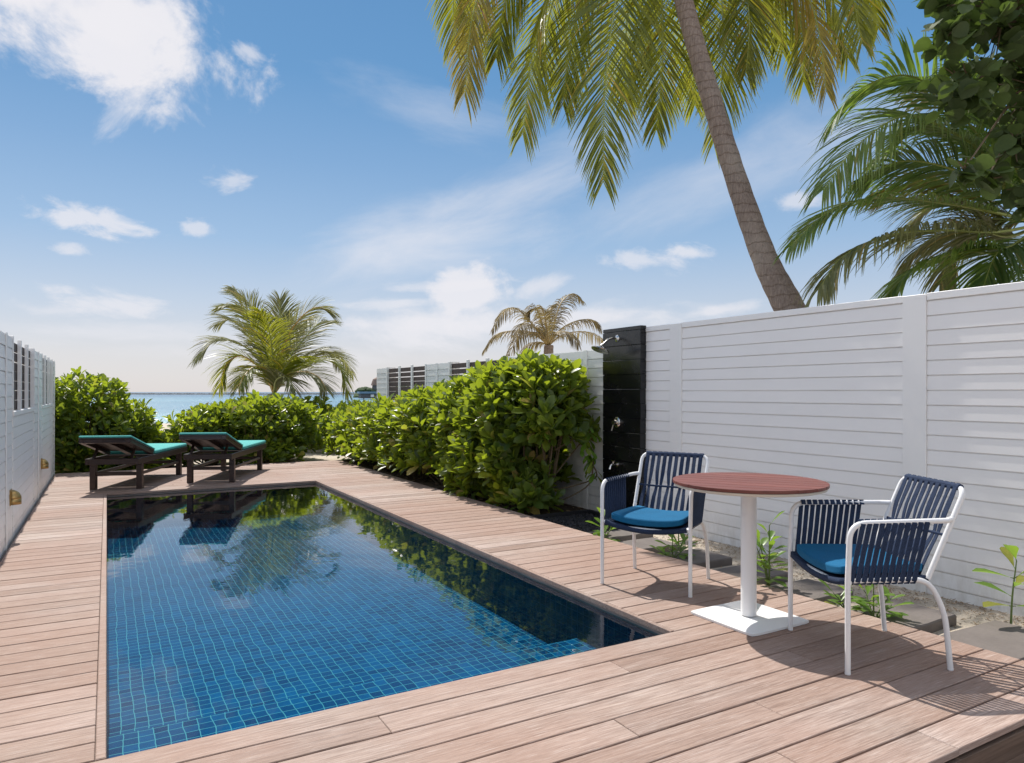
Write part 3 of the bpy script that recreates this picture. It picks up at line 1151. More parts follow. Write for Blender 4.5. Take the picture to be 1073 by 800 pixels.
# pebbles and coral bits on the sand strip beside the deck
mb = MB()
pebbles(mb, 2200, 3.64, 4.64, 0.6, 5.1, GZ + 0.001, 0.002, 0.006)
pebbles(mb, 260, 4.2, 4.64, 0.6, 5.1, GZ + 0.001, 0.004, 0.010)
tag(mb.build('coral_pebbles', M['pebble']), "small coral bits and pebbles scattered on the sand strip by the deck", "pebbles", kind='stuff')
mb = MB()
for _ in range(2600):
    x, y = (random.uniform(3.66, 4.6), random.uniform(6.2, 13)) if random.random() < 0.3 else (4.64 - abs(random.gauss(0, 0.28)), random.uniform(1.2, 5))
    a = random.uniform(0, 6.28)
    l, w = random.uniform(0.015, 0.06), random.uniform(0.006, 0.022)
    if y < 6:
        l, w = l * 0.4, w * 0.3
    c, s_ = math.cos(a), math.sin(a)
    z = GZ + 0.03 + random.uniform(0, 0.025) if y > 6 else GZ + 0.006
    pts = [(-l, 0, 0), (0, -w, 0.004), (l, 0, random.uniform(0, 0.012)), (0, w, 0.004)]
    mb.add([(x + p[0] * c - p[1] * s_, y + p[0] * s_ + p[1] * c, z + p[2]) for p in pts], [(0, 1, 2, 3)])
tag(mb.build('leaf_litter', M['litter']), "dry fallen leaves and twigs scattered on the soil under the hedge", "leaf litter", kind='stuff')

# ---- stepping stones
stones = [  # centre x, y, half sizes
    (4.02, 5.02, 0.24, 0.15, "stepping stone against the near edge of the shower tray"),
    (3.90, 4.55, 0.22, 0.17, "stepping stone behind the left armchair, nearest its seat"),
    (3.93, 4.02, 0.21, 0.18, "stepping stone between the left armchair's rear leg and the wall"),
    (3.92, 3.47, 0.21, 0.17, "stepping stone behind the table's white column"),
    (3.90, 2.98, 0.22, 0.17, "stepping stone behind the table base, left of the right armchair"),
    (3.93, 2.40, 0.24, 0.19, "stepping stone seen under the right armchair beside its rear leg"),
    (3.99, 1.88, 0.28, 0.19, "stepping stone nearest the front, at the foot of the tall sprout"),
]
for (sx, sy, hx, hy_, lab) in stones:
    mb = MB()
    prof = []
    n = 5
    pts = []
    for (ax, ay) in ((-1, -1), (1, -1), (1, 1), (-1, 1)):
        for q in range(n):
            t = q / n
            nxs = {(-1, -1): (1, -1), (1, -1): (1, 1), (1, 1): (-1, 1), (-1, 1): (-1, -1)}[(ax, ay)]
            px_ = ax * (1 - t) + nxs[0] * t
            py_ = ay * (1 - t) + nxs[1] * t
            pts.append((px_ * hx + random.uniform(-0.004, 0.004), py_ * hy_ + random.uniform(-0.004, 0.004)))
    m_ = len(pts)
    V = []
    for z, ins in ((-0.06, 1.0), (0.052, 1.0), (0.060, 0.97)):
        V += [(p[0] * ins, p[1] * ins, z) for p in pts]
    F = [tuple(range(m_ - 1, -1, -1)), tuple(2 * m_ + q for q in range(m_))]
    for r in range(2):
        F += [(r * m_ + q, r * m_ + (q + 1) % m_, (r + 1) * m_ + (q + 1) % m_, (r + 1) * m_ + q) for q in range(m_)]
    mb.add(V, F)
    o = mb.build('stepping_stone', M['stone'])
    o.location = (sx, sy, GZ)
    o.rotation_euler = (random.uniform(-0.01, 0.01), random.uniform(-0.01, 0.01), R(random.uniform(-3, 3)))
    tag(o, "grey " + lab, "stepping stone", "grey stepping stones beside the deck")


# ================================================================== ARMCHAIRS
def make_armchair():
    root = empty('armchair')
    tr_ = 0.0118
    Wf, Wr, Wb = 0.285, 0.252, 0.230
    armz, seatz = 0.652, 0.395
    for s_ in (-1, 1):
        # front leg up into the arm tube
        mb = MB()
        mb.tube([(s_ * Wf, 0.0, 0.004), (s_ * Wf, 0.0, seatz)], tr_, 12)
        mb.build('leg', M['frame'], root, smooth=True)
        mb = MB()
        mb.tube(arc_path([(s_ * Wf, 0.0, seatz), (s_ * (Wf + 0.004), 0.008, armz), (s_ * (Wb + 0.028), 0.46, armz + 0.004)], 0.075, 8), tr_, 12)
        mb.tube([(s_ * (Wb + 0.028), 0.455, armz + 0.004), (s_ * (Wb + 0.004), 0.492, armz + 0.006)], tr_, 12)
        mb.build('arm_tube', M['frame'], root, smooth=True)
        # side rail bending down into the rear leg
        mb = MB()
        mb.tube(arc_path([(s_ * (Wf - 0.03), 0.012, seatz), (s_ * (Wb + 0.012), 0.385, seatz), (s_ * Wr, 0.452, 0.25), (s_ * (Wr + 0.003), 0.475, 0.004)], 0.07, 8), tr_, 12)
        mb.build('leg', M['frame'], root, smooth=True)
        mb = MB()
        mb.tube([(s_ * (Wf - 0.032), 0.012, seatz), (s_ * (Wf + 0.01), 0.0, seatz)], 0.011, 10)
        mb.build('bracket', M['frame'], root, smooth=True)
        for yy in (0.0, 0.475):
            mb = MB()
            ww = Wf if yy == 0 else Wr + 0.003
            mb.lathe([(0.0115, 0.0), (0.0124, 0.002), (0.0124, 0.008), (0.0119, 0.009)], (s_ * ww, yy, 0), 12)
            mb.build('foot_cap', M['frame'], root, smooth=True)
        # arm straps
        ns = 11
        for k in range(ns):
            yt = 0.062 + k * 0.0295
            tx = Wf + (Wb + 0.028 - Wf) * (yt / 0.46)
            yb = 0.026 + k * 0.0285
            bx_ = (Wf - 0.03) + (Wb + 0.012 - (Wf - 0.03)) * (yb / 0.385)
            path = [(s_ * (tx - 0.013), yt, armz - 0.006), (s_ * (tx - 0.004), yt, armz + 0.0155), (s_ * (tx + 0.0150), yt, armz - 0.002),
                    (s_ * (tx * 0.5 + bx_ * 0.5 + 0.013), yt * 0.5 + yb * 0.5, 0.525),
                    (s_ * (bx_ + 0.0145), yb, seatz + 0.004), (s_ * (bx_ + 0.002), yb, seatz - 0.0155), (s_ * (bx_ - 0.013), yb, seatz)]
            mb = MB()
            mb.ribbon(path, 0.0215, (0, 1, 0), 0.0035)
            mb.build('arm_strap', M['strap'], root)
    # back hoop
    topz, topy = 0.792, 0.560
    mb = MB()
    hoop = arc_path([(-Wb, 0.388, seatz), (-Wb, topy, topz), (Wb, topy, topz), (Wb, 0.388, seatz)], 0.058, 8)
    mb.tube(hoop, tr_, 12)
    mb.build('back_frame', M['frame'], root, smooth=True)
    # seat rails
    mb = MB()
    mb.tube([(-Wf + 0.01, 0.012, seatz - 0.001), (-0.12, 0.004, seatz - 0.024), (0.12, 0.004, seatz - 0.024), (Wf - 0.01, 0.012, seatz - 0.001)], 0.011, 10)
    mb.tube([(-Wb, 0.388, seatz), (Wb, 0.388, seatz)], 0.011, 10)
    mb.build('seat_rail', M['frame'], root, smooth=True)
    # woven navy seat under the cushion: wraps front rail
    V, F = [], []
    nu, nv = 12, 10
    for i in range(nu + 1):
        u = -1 + 2 * i / nu
        for j in range(nv + 1):
            t = j / nv
            hw = 0.248 + (0.218 - 0.248) * t
            V.append((u * (hw + 0.012), -0.010 + t * 0.40, seatz + 0.014 - 0.034 * (1 - u * u) * (1 - 0.4 * t)))
    for i in range(nu):
        for j in range(nv):
            a = i * (nv + 1) + j
            F.append((a, a + nv + 1, a + nv + 2, a + 1))
    mb = MB()
    mb.add(V, F)
    o = mb.build('woven_seat', M['strap'], root, smooth=True)
    md = o.modifiers.new('thickness', 'SOLIDIFY')
    md.thickness = 0.028
    md.offset = -1
    # back straps: pairs pinched at a middle cord
    nb = 10
    for k in range(nb):
        x = -0.184 + k * 0.368 / (nb - 1)
        pin = 0.007 if k % 2 == 0 else -0.007
        path, wd, dirs = [(x, topy + 0.013, topz - 0.006), (x, topy + 0.002, topz + 0.0155), (x, topy - 0.0145, topz)], [0.025] * 3, [(1, 0, 0)] * 3
        for q in range(1, 10):
            t = q / 10
            z = topz - (topz - seatz) * t
            yb = topy + (0.388 - topy) * t
            mid = math.exp(-((t - 0.52) / 0.13) ** 2)
            path.append((x + pin * mid, yb - 0.0135 + 0.012 * mid, z))
            wd.append(0.0255 - 0.008 * mid)
            dirs.append((1, 0.22 * math.sin(k * 2.1 + t * 5), 0))
        path += [(x, 0.388 - 0.0145, seatz), (x, 0.388, seatz - 0.0155)]
        wd += [0.025, 0.025]
        dirs += [(1, 0, 0)] * 2
        mb = MB()
        mb.ribbon(path, wd, dirs, 0.0035)
        mb.build('back_strap', M['strap'], root)
    tmid = 0.52
    zc_, yc_ = topz - (topz - seatz) * tmid, topy + (0.388 - topy) * tmid
    mb = MB()
    mb.tube([(-Wb, yc_, zc_), (-0.1, yc_ - 0.004, zc_ - 0.003), (0.1, yc_ - 0.004, zc_ - 0.003), (Wb, yc_, zc_)], 0.0065, 8)
    mb.build('back_band', M['strap'], root, smooth=True)
    # wrap of the top tube
    mb = MB()
    mb.tube(bez([(-Wb + 0.03, topy - 0.001, topz + 0.0005), (0, topy, topz + 0.001), (Wb - 0.03, topy - 0.001, topz + 0.0005)], 9), 0.0150, 12)
    mb.build('top_wrap', M['strap'], root, smooth=True)
    # cushion
    V, F = [], []
    nu, nv = 20, 20
    for lay in (0, 1):
        for i in range(nu + 1):
            u = -1 + 2 * i / nu
            for j in range(nv + 1):
                v = -1 + 2 * j / nv
                t = (v + 1) / 2
                ru = math.copysign(abs(u) ** 0.92, u)
                hw = (0.240 + (0.205 - 0.240) * t)
                rc = 1 - 0.06 * (abs(u) ** 6) * (abs(v) ** 6)
                e = max(0.0, 1 - max(abs(u), abs(v)) ** 14)
                dome = (1 - u ** 4) * (1 - v ** 4)
                z = seatz + 0.020 + (0.004 if lay == 0 else 0.040) + (0.013 * dome if lay else -0.026 * (1 - u * u))
                if lay:
                    z -= 0.022 * (1 - u * u)
                if not lay:
                    pass
                V.append((ru * hw * rc, 0.198 + v * 0.205 * rc, z))
    n1 = (nu + 1) * (nv + 1)
    for i in range(nu):
        for j in range(nv):
            a = i * (nv + 1) + j
            F.append((a, a + 1, a + nv + 2, a + nv + 1))
            b = a + n1
            F.append((b, b + nv + 1, b + nv + 2, b + 1))
    for i in range(nu):
        a = i * (nv + 1)
        F.append((a, a + nv + 1, a + nv + 1 + n1, a + n1))
        a = i * (nv + 1) + nv
        F.append((a, a + n1, a + nv + 1 + n1, a + nv + 1))
    for j in range(nv):
        a = j
        F.append((a, a + n1, a + 1 + n1, a + 1))
        a = nu * (nv + 1) + j
        F.append((a, a + 1, a + 1 + n1, a + n1))
    mb = MB()
    mb.add(V, F)
    mb.build('seat_cushion', M['cushion'], root, smooth=True, bevel=0.007)
    return root


ch1 = make_armchair()
ch1.location = (2.871, 3.363, 0.001)
ch1.rotation_euler = (0, 0, -math.atan2(0.879, 0.476))
tag(ch1, "white framed armchair with navy straps, left of the table nearer the shower", "armchair", group="armchairs at the round table")
ch2 = copy_tree(ch1)
ch2.location = (2.905, 2.175, 0.001)
ch2.rotation_euler = (0, 0, -math.atan2(0.887, -0.463))
ch2['label'] = "white framed armchair with navy straps, right of the table at the deck's open end"

# ================================================================== TABLE
tb = empty('cafe_table', (3.006, 2.672, 0.001), label="round red-brown slatted table on a white column and square base", cat="table")
RT = 0.40
mb = MB()
rotT = R(35.3)
npl = 8
wpl = 2 * RT / npl
for k in range(npl):
    a, b = -RT + k * wpl + 0.0035, -RT + (k + 1) * wpl - 0.0035
    # plank = slice of the disc between x=a..b
    ya = []
    n = 14
    xsn = [a + (b - a) * q / n for q in range(n + 1)]
    top = [(x, math.sqrt(max(0.0, RT * RT - x * x))) for x in xsn]
    poly = top + [(x, -y_) for x, y_ in reversed(top)]
    clean = []
    for p in poly:
        if not clean or (abs(p[0] - clean[-1][0]) + abs(p[1] - clean[-1][1])) > 1e-5:
            clean.append(p)
    if (abs(clean[0][0] - clean[-1][0]) + abs(clean[0][1] - clean[-1][1])) < 1e-5:
        clean.pop()
    m_ = len(clean)
    V = [(y_, x, z) for z in (0.7245, 0.7405) for x, y_ in clean]
    F = [tuple(range(m_)), tuple(2 * m_ - 1 - q for q in range(m_))] + [(q, q + m_, (q + 1) % m_ + m_, (q + 1) % m_) for q in range(m_)]
    mb.add(V, F)
o = mb.build('table_top', M['tabletop'], tb, bevel=0.0015)
o.rotation_euler = (0, 0, R(90) + rotT)
mb = MB()
mb.lathe([(0.0, 0.7217), (0.3885, 0.7217), (0.3885, 0.7242), (0.0, 0.7242)], (0, 0, 0), 64)
mb.build('slat_backing', M['lounger'], tb)
mb = MB()
mb.lathe([(0.0, 0.706), (0.378, 0.706), (0.390, 0.710), (0.392, 0.7215), (0.0, 0.7215)], (0, 0, 0), 64)
mb.build('apron', simple("cream_table_rim", (0.62, 0.55, 0.45), 0.5, 0.05), tb, smooth=True)
mb = MB()
mb.lathe([(0.041, 0.018), (0.041, 0.70), (0.12, 0.701), (0.12, 0.7055)], (0, 0, 0), 36)
mb.build('column', M['frame'], tb, smooth=True)
mb = MB()
V, F = [], []
nq = 24
hw = 0.222


def base_pt(i, j, lay):
    u, v = -1 + 2 * i / nq, -1 + 2 * j / nq
    rc = 1 - 0.035 * (abs(u * v) ** 8)
    e = 1 - max(abs(u), abs(v)) ** 2.2
    z = 0.0 if lay == 0 else 0.011 + 0.002 * max(0, e) ** 0.8
    return (u * hw * rc, v * hw * rc, z)


for lay in (0, 1):
    for i in range(nq + 1):
        for j in range(nq + 1):
            V.append(base_pt(i, j, lay))
n1 = (nq + 1) ** 2
for i in range(nq):
    for j in range(nq):
        a = i * (nq + 1) + j
        F.append((a, a + 1, a + nq + 2, a + nq + 1))
        b = a + n1
        F.append((b, b + nq + 1, b + nq + 2, b + 1))
for q in range(nq):
    a = q * (nq + 1)
    F.append((a, a + nq + 1, a + nq + 1 + n1, a + n1))
    a += nq
    F.append((a, a + n1, a + nq + 1 + n1, a + nq + 1))
    a = q
    F.append((a, a + n1, a + 1 + n1, a + 1))
    a = nq * (nq + 1) + q
    F.append((a, a + 1, a + 1 + n1, a + n1))
mb.add(V, F)
mb.build('base_plate', M['frame'], tb, smooth=True)


# ================================================================== SUN LOUNGERS
def make_lounger():
    """local: x across (0 = right long side seen from the pool ... -0.58), y along towards the foot end"""
    root = empty('sun_lounger')
    W, L = 0.615, 1.95
    xa, xb = -W, 0.0
    top = 0.395
    for (lx, ly) in ((xb - 0.06, 0.12), (xa + 0.010, 0.12), (xb - 0.06, 1.63), (xa + 0.010, 1.63)):
        mb = MB()
        mb.box(lx - 0.008, lx + 0.058, ly, ly + 0.068, 0.0, top - 0.075, 0.003)
        mb.build('leg', M['lounger'], root)
    for lx in (xb - 0.03, xa):
        mb = MB()
        mb.box(lx, lx + 0.03, 0.0, L, top - 0.074, top, 0.004)
        mb.build('side_rail', M['lounger'], root)
    for ly in (0.0, L - 0.035):
        mb = MB()
        mb.box(xa + 0.031, xb - 0.031, ly, ly + 0.034, top - 0.072, top - 0.002, 0.003)
        mb.build('end_rail', M['lounger'], root)
    for (a, b, c, d) in ((xa + 0.069, xb - 0.069, 0.135, 0.165), (xa + 0.069, xb - 0.069, 1.645, 1.675)):
        mb = MB()
        mb.box(a, b, c, d, 0.17, 0.215, 0.003)
        mb.build('stretcher', M['lounger'], root)
    for lx in (xb - 0.045, xa + 0.02):
        mb = MB()
        mb.box(lx, lx + 0.026, 0.189, 1.629, 0.175, 0.21, 0.003)
        mb.build('stretcher', M['lounger'], root)
    # seat slats
    hinge = 0.57
    mb = MB()
    y = hinge + 0.02
    while y < L - 0.08:
        mb.box(xa + 0.031, xb - 0.031, y, y + 0.055, top - 0.024, top - 0.003, 0.002)
        y += 0.066
    mb.build('seat_slats', M['lounger'], root)
    mb = MB()
    for y in (0.16, 0.42):
        mb.box(xa + 0.031, xb - 0.031, y, y + 0.03, top - 0.06, top - 0.03, 0.002)
    mb.build('cross_bar', M['lounger'], root)
    # raised backrest
    ang = R(15)
    Lb = 0.80
    T_ = Matrix.Translation((0, hinge, top + 0.002)) @ Matrix.Rotation(-ang, 4, 'X')
    mb = MB()
    for lx in (xa + 0.012, xa + 0.275, xb - 0.072):
        mb.box(lx, lx + 0.055 if lx != xa + 0.275 else lx + 0.075, -Lb, 0, 0.0, 0.045, 0.003, mat=T_)
    mb.box(xa + 0.07, xb - 0.075, -Lb, -Lb + 0.05, 0.001, 0.044, 0.003, mat=T_)
    mb.build('backrest_frame', M['lounger'], root)
    mb = MB()
    y = -Lb + 0.0
    while y < -0.04:
        mb.box(xa + 0.008, xb - 0.008, y, y + 0.054, 0.0455, 0.062, 0.002, mat=T_)
        y += 0.062
    mb.build('backrest_slats', M['lounger'], root)
    for lx in (xa + 0.075, xb - 0.10):
        mb = MB()
        p0 = T_ @ Vector((lx, -0.42, 0.0))
        mb.ribbon([tuple(p0), (lx, 0.03, top - 0.028)], 0.03, (1, 0, 0), 0.022)
        mb.build('prop', M['lounger'], root)
    # cushions
    mb = MB()
    mb.box(xa + 0.01, xb - 0.01, hinge + 0.06, L + 0.01, top + 0.001, top + 0.052, 0.012)
    mb.build('seat_cushion', M['teal'], root, smooth=True, bevel=0.006)
    mb = MB()
    mb.box(xa + 0.01, xb - 0.01, -Lb - 0.01, 0.03, 0.064, 0.092, 0.010, mat=T_)
    mb.build('back_cushion', M['teal'], root, smooth=True, bevel=0.006)
    return root


ang = -math.atan2(0.37, 0.93)
l1 = make_lounger()
l1.location = (0.322 - 0.12 * 0.37 + 0.06, 10.019 - 0.12 * 0.93, 0.001)
l1.rotation_euler = (0, 0, ang)
tag(l1, "dark wooden sun lounger with teal cushion, the one beside the left wall", "sun lounger", group="sun loungers at the far end of the pool")
l2 = copy_tree(l1)
l2.location = (1.459 - 0.12 * 0.40 + 0.03, 10.119 - 0.12 * 0.917, 0.001)
l2.rotation_euler = (0, 0, -math.atan2(0.40, 0.917))
l2['label'] = "dark wooden sun lounger with teal cushion, the one nearer the beach path"


# ================================================================== PLANTS
def leaf_template(kind):
    """leaf lying along +y, width in x, unit length; returns verts, faces"""
    if kind == 'obovate':
        prof = [(0.0, 0.06), (0.3, 0.42), (0.62, 0.92), (0.85, 0.86), (1.0, 0.18)]
        cup, curl = 0.16, -0.14
    elif kind == 'round':
        prof = [(0.0, 0.55), (0.22, 0.98), (0.5, 1.0), (0.78, 0.66), (1.0, 0.04)]
        cup, curl = 0.12, -0.12
    else:
        prof = [(0.0, 0.06), (0.35, 0.75), (0.7, 0.8), (1.0, 0.05)]
        cup, curl = 0.14, -0.25
    V = []
    for (y, w) in prof:
        z = curl * y * y
        V += [(-w * 0.5, y, z + cup * w * 0.5), (0, y, z), (w * 0.5, y, z + cup * w * 0.5)]
    F = []
    for i in range(len(prof) - 1):
        a = i * 3
        F += [(a, a + 1, a + 4, a + 3), (a + 1, a + 2, a + 5, a + 4)]
    return np.array(V), F


LT = {k: leaf_template(k) for k in ('obovate', 'round', 'lance')}


class Leaves:
    """fast collector of many leaves of one template"""
    def __init__(self, kind):
        self.T, self.F = LT[kind]
        self.rows = []

    def add(self, pos, direction, normal, length, width, tint):
        self.rows.append((*pos, *direction, *normal, length, width, tint))

    def build(self, name, mat, parent, loc):
        A = np.array(self.rows)
        P, Dr, Nn = A[:, 0:3], A[:, 3:6], A[:, 6:9]
        Dr = Dr / np.linalg.norm(Dr, axis=1, keepdims=True)
        X = np.cross(Dr, Nn)
        nrm = np.linalg.norm(X, axis=1, keepdims=True)
        nrm[nrm < 1e-6] = 1
        X /= nrm
        Z = np.cross(X, Dr)
        L, W, Tn = A[:, 9], A[:, 10], A[:, 11]
        n, m = len(A), len(self.T)
        V = (P[:, None, :] + X[:, None, :] * (self.T[None, :, 0, None] * W[:, None, None])
             + Dr[:, None, :] * (self.T[None, :, 1, None] * L[:, None, None])
             + Z[:, None, :] * (self.T[None, :, 2, None] * L[:, None, None]))
        V = V.reshape(-1, 3) - np.array(loc)
        f = np.array(self.F)
        F = (f[None] + (np.arange(n) * m)[:, None, None]).reshape(-1, 4)
        me = bpy.data.meshes.new(name)
        me.vertices.add(len(V))
        me.vertices.foreach_set('co', V.astype(np.float32).ravel())
        me.loops.add(F.size)
        me.loops.foreach_set('vertex_index', F.astype(np.int32).ravel())
        me.polygons.add(len(F))
        me.polygons.foreach_set('loop_start', np.arange(0, F.size, 4, dtype=np.int32))
        me.polygons.foreach_set('use_smooth', np.ones(len(F), dtype=bool))
        at_ = me.attributes.new('tint', 'FLOAT', 'POINT')
        at_.data.foreach_set('value', np.repeat(Tn, m).astype(np.float32))
        me.materials.append(mat)
        me.update(calc_edges=True)
        me.validate()
        o = bpy.data.objects.new(name, me)
        COL.objects.link(o)
        o.parent = parent
        return o


def rosette(LV, pos, axis, scale, n=10, tintb=0.4, lenr=(0.11, 0.17)):
    axis = axis.normalized()
    ref = Vector((0, 0, 1)) if abs(axis.z) < 0.9 else Vector((1, 0, 0))
    u = axis.cross(ref).normalized()
    w = axis.cross(u)
    ph0 = random.uniform(0, 6.28)
    for k in range(n):
        ph = ph0 + k * 2.399
        t = k / n
        tilt = 0.14 + 1.15 * t ** 1.2 + random.uniform(-0.12, 0.12)
        out = u * math.cos(ph) + w * math.sin(ph)
        d = axis * math.cos(tilt) + out * math.sin(tilt)
        nn = axis * math.sin(tilt) - out * math.cos(tilt)
        L = random.uniform(*lenr) * random.uniform(0.75, 1.1) * scale * (0.72 + 0.5 * math.sin(min(1, t + 0.25) * math.pi * 0.6))
        p = pos - axis * (0.05 * t * scale)
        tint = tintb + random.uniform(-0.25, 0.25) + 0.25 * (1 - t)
        tint = min(0.9, max(0, tint))
        if random.random() < 0.045:
            tint = 0.99
        LV.add(p, d, nn, L, L * random.uniform(0.36, 0.46), tint)


def shrub(x, y, rx, ry, h, label, z0=0.0, n=230, lean=(0, 0), cat="shrub", group="naupaka shrubs", scale=1.0, lenr=(0.125, 0.19), clip=None):
    base_ = (x, y, GZ)
    root = empty('naupaka_shrub', base_, label=label, cat=cat, group=group)
    LV = Leaves('obovate')
    stems = MB()
    zc_ = z0 + (h - z0) * 0.42
    a_up, a_dn = h - zc_, zc_ - z0
    ph = [random.uniform(0, 6.28) for _ in range(6)]
    placed = 0
    gi = 0.0
    tips = []
    for i in range(n):
        inner = i > n * 0.72
        ct = 1 - 2 * (i + 0.5) / n if not inner else random.uniform(-0.7, 0.95)
        th = gi
        gi += 2.39996
        st = math.sqrt(max(0, 1 - ct * ct))
        if ct < 0:
            st = st ** 0.45
        lump = 1 + 0.13 * math.sin(3 * th + ph[0]) * st + 0.10 * math.sin(5 * th + 4 * ct + ph[1]) + 0.08 * math.sin(7 * ct + ph[2] + th)
        rad = lump * (random.uniform(0.80, 1.13) if not inner else random.uniform(0.35, 0.78))
        sx = math.copysign(abs(st * math.cos(th)) ** 0.85, math.cos(th))
        sy = math.copysign(abs(st * math.sin(th)) ** 0.85, math.sin(th))
        zz = math.copysign(abs(ct) ** 0.9, ct)
        p = Vector((x + sx * rx * rad + lean[0] * max(0, zz), y + sy * ry * rad + lean[1] * max(0, zz),
                    GZ + zc_ + zz * (a_up if zz > 0 else a_dn) * min(rad, 1.05)))
        if p.z < GZ + 0.04:
            p.z = GZ + 0.04 + random.uniform(0, 0.08)
        if clip and not clip(p):
            continue
        if zz > 0.1 and random.random() < 0.14:
            p += Vector((sx * 0.05, sy * 0.05, random.uniform(0.03, 0.10)))
        outd = Vector((sx * 0.8, sy * 0.8, max(0, zz) * 0.9 + 0.85)) + Vector((random.gauss(0, 0.22), random.gauss(0, 0.22), random.gauss(0, 0.15)))
        if zz < -0.2:
            outd.z -= 0.35
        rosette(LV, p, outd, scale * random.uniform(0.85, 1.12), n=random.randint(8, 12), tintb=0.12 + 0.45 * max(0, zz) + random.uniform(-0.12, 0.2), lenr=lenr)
        tips.append((p, outd.normalized()))
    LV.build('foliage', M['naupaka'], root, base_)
    # stems
    nst = 7
    roots = [Vector((x + random.uniform(-0.12, 0.12), y + random.uniform(-0.12, 0.12), GZ - 0.02)) for _ in range(nst)]
    random.shuffle(tips)
    for i, (p, d) in enumerate(tips[:(46 if z0 < 0.3 else 20)]):
        r0 = roots[i % nst]
        q = p - d * 0.05
        mid = r0.lerp(q, 0.5) + Vector((random.uniform(-0.06, 0.06), random.uniform(-0.06, 0.06), -0.05 + 0.06))
        mid.z = max(mid.z, GZ + 0.05)
        stems.tube(bez([r0, mid, q], 7), [0.013, 0.012, 0.010, 0.009, 0.007, 0.006, 0.004], 5, cap=False)
    stems.build('stem', M['stem'], root, smooth=True, loc=base_).location = (0, 0, 0)
    return root


HG = "naupaka shrubs of the hedge along the white wall"
not_wall = lambda p: p.x < WX - 0.07
shrub(4.16, 6.58, 0.43, 0.46, 1.60, "tallest hedge shrub with bare lower stems, next to the shower panel", z0=0.62, n=210, group=HG, clip=not_wall, scale=1.12)
shrub(4.05, 7.05, 0.46, 0.50, 1.56, "full hedge shrub second from the shower panel", n=280, group=HG, clip=not_wall, scale=1.12)
shrub(4.12, 7.85, 0.50, 0.60, 1.48, "tall hedge shrub below the blank stretch of the lower wall", n=280, group=HG, clip=not_wall, scale=1.05)
shrub(4.10, 8.85, 0.50, 0.62, 1.36, "hedge shrub in front of the nearer slatted wall opening", n=280, group=HG, clip=not_wall)
shrub(4.08, 9.85, 0.50, 0.65, 1.22, "hedge shrub below the near end of the white panel between the two slatted openings", n=260, group=HG, clip=not_wall)
shrub(4.10, 10.95, 0.50, 0.66, 1.04, "hedge shrub at the near end of the farther slatted opening", n=250, group=HG, clip=not_wall)
shrub(4.12, 12.05, 0.48, 0.66, 1.03, "low hedge shrub in front of the farther slatted opening", n=220, group=HG, clip=not_wall)
shrub(4.16, 13.10, 0.44, 0.60, 0.86, "lowest hedge shrub at the far corner of the deck by the beach path", n=190, group=HG)
# low tufts along the hedge foot
shrub(3.92, 6.62, 0.22, 0.36, 0.46, "low leafy clump at the foot of the hedge nearest the shower tray", n=60, group=HG)
shrub(3.86, 7.65, 0.18, 0.4, 0.52, "low leafy clump at the hedge foot beside the pool's middle", n=70, group=HG)

BG = "naupaka shrubs between the deck and the beach"
shrub(-1.35, 13.8, 0.8, 0.6, 1.55, "tall beach shrub partly hidden behind the left wall's end", n=260, group=BG)
shrub(-0.30, 13.35, 0.60, 0.62, 1.46, "tallest shrub behind the left sun lounger, beside the wall end", n=300, group=BG)
shrub(0.26, 13.7, 0.42, 0.55, 1.05, "shrub sloping down behind the left lounger's backrest", n=200, group=BG)
shrub(0.90, 13.8, 0.36, 0.5, 0.50, "low shrub in the dip between the loungers where sea and sand show", n=150, group=BG)
shrub(1.60, 13.75, 0.52, 0.6, 0.98, "shrub right behind the right lounger's backrest", n=220, group=BG)
shrub(2.30, 13.6, 0.62, 0.62, 1.12, "shrub directly in front of the young green palm's left side", n=280, group=BG)
shrub(2.95, 13.9, 0.52, 0.6, 1.08, "shrub at the left edge of the sandy beach path", n=240, group=BG)
shrub(2.9, 16.4, 0.8, 0.7, 1.10, "shrub around the foot of the young green palm", n=240, group=BG)
shrub(4.1, 17.3, 0.8, 0.7, 1.08, "shrub closing the view at the end of the sandy path", n=240, group=BG)
shrub(5.05, 16.4, 0.7, 0.7, 0.98, "shrub left of the white wall's far end, in front of the sea", n=220, group=BG)
shrub(4.55, 15.2, 0.55, 0.6, 0.80, "small shrub right of the sandy path behind the hedge's end", n=170, group=BG)
shrub(6.1, 17.5, 0.9, 0.8, 0.85, "shrub mostly hidden behind the white wall's far end", n=120, group=BG)

shrub(-0.33, 12.98, 0.34, 0.22, 0.40, "low clump filling under the tallest shrub at the left wall's end", n=80, group=BG)
shrub(0.35, 13.05, 0.34, 0.24, 0.36, "low clump on the sand right behind the left lounger's foot end", n=80, group=BG)
shrub(2.45, 13.05, 0.42, 0.24, 0.40, "low clump at the deck edge right of the right lounger's foot end", n=90, group=BG)

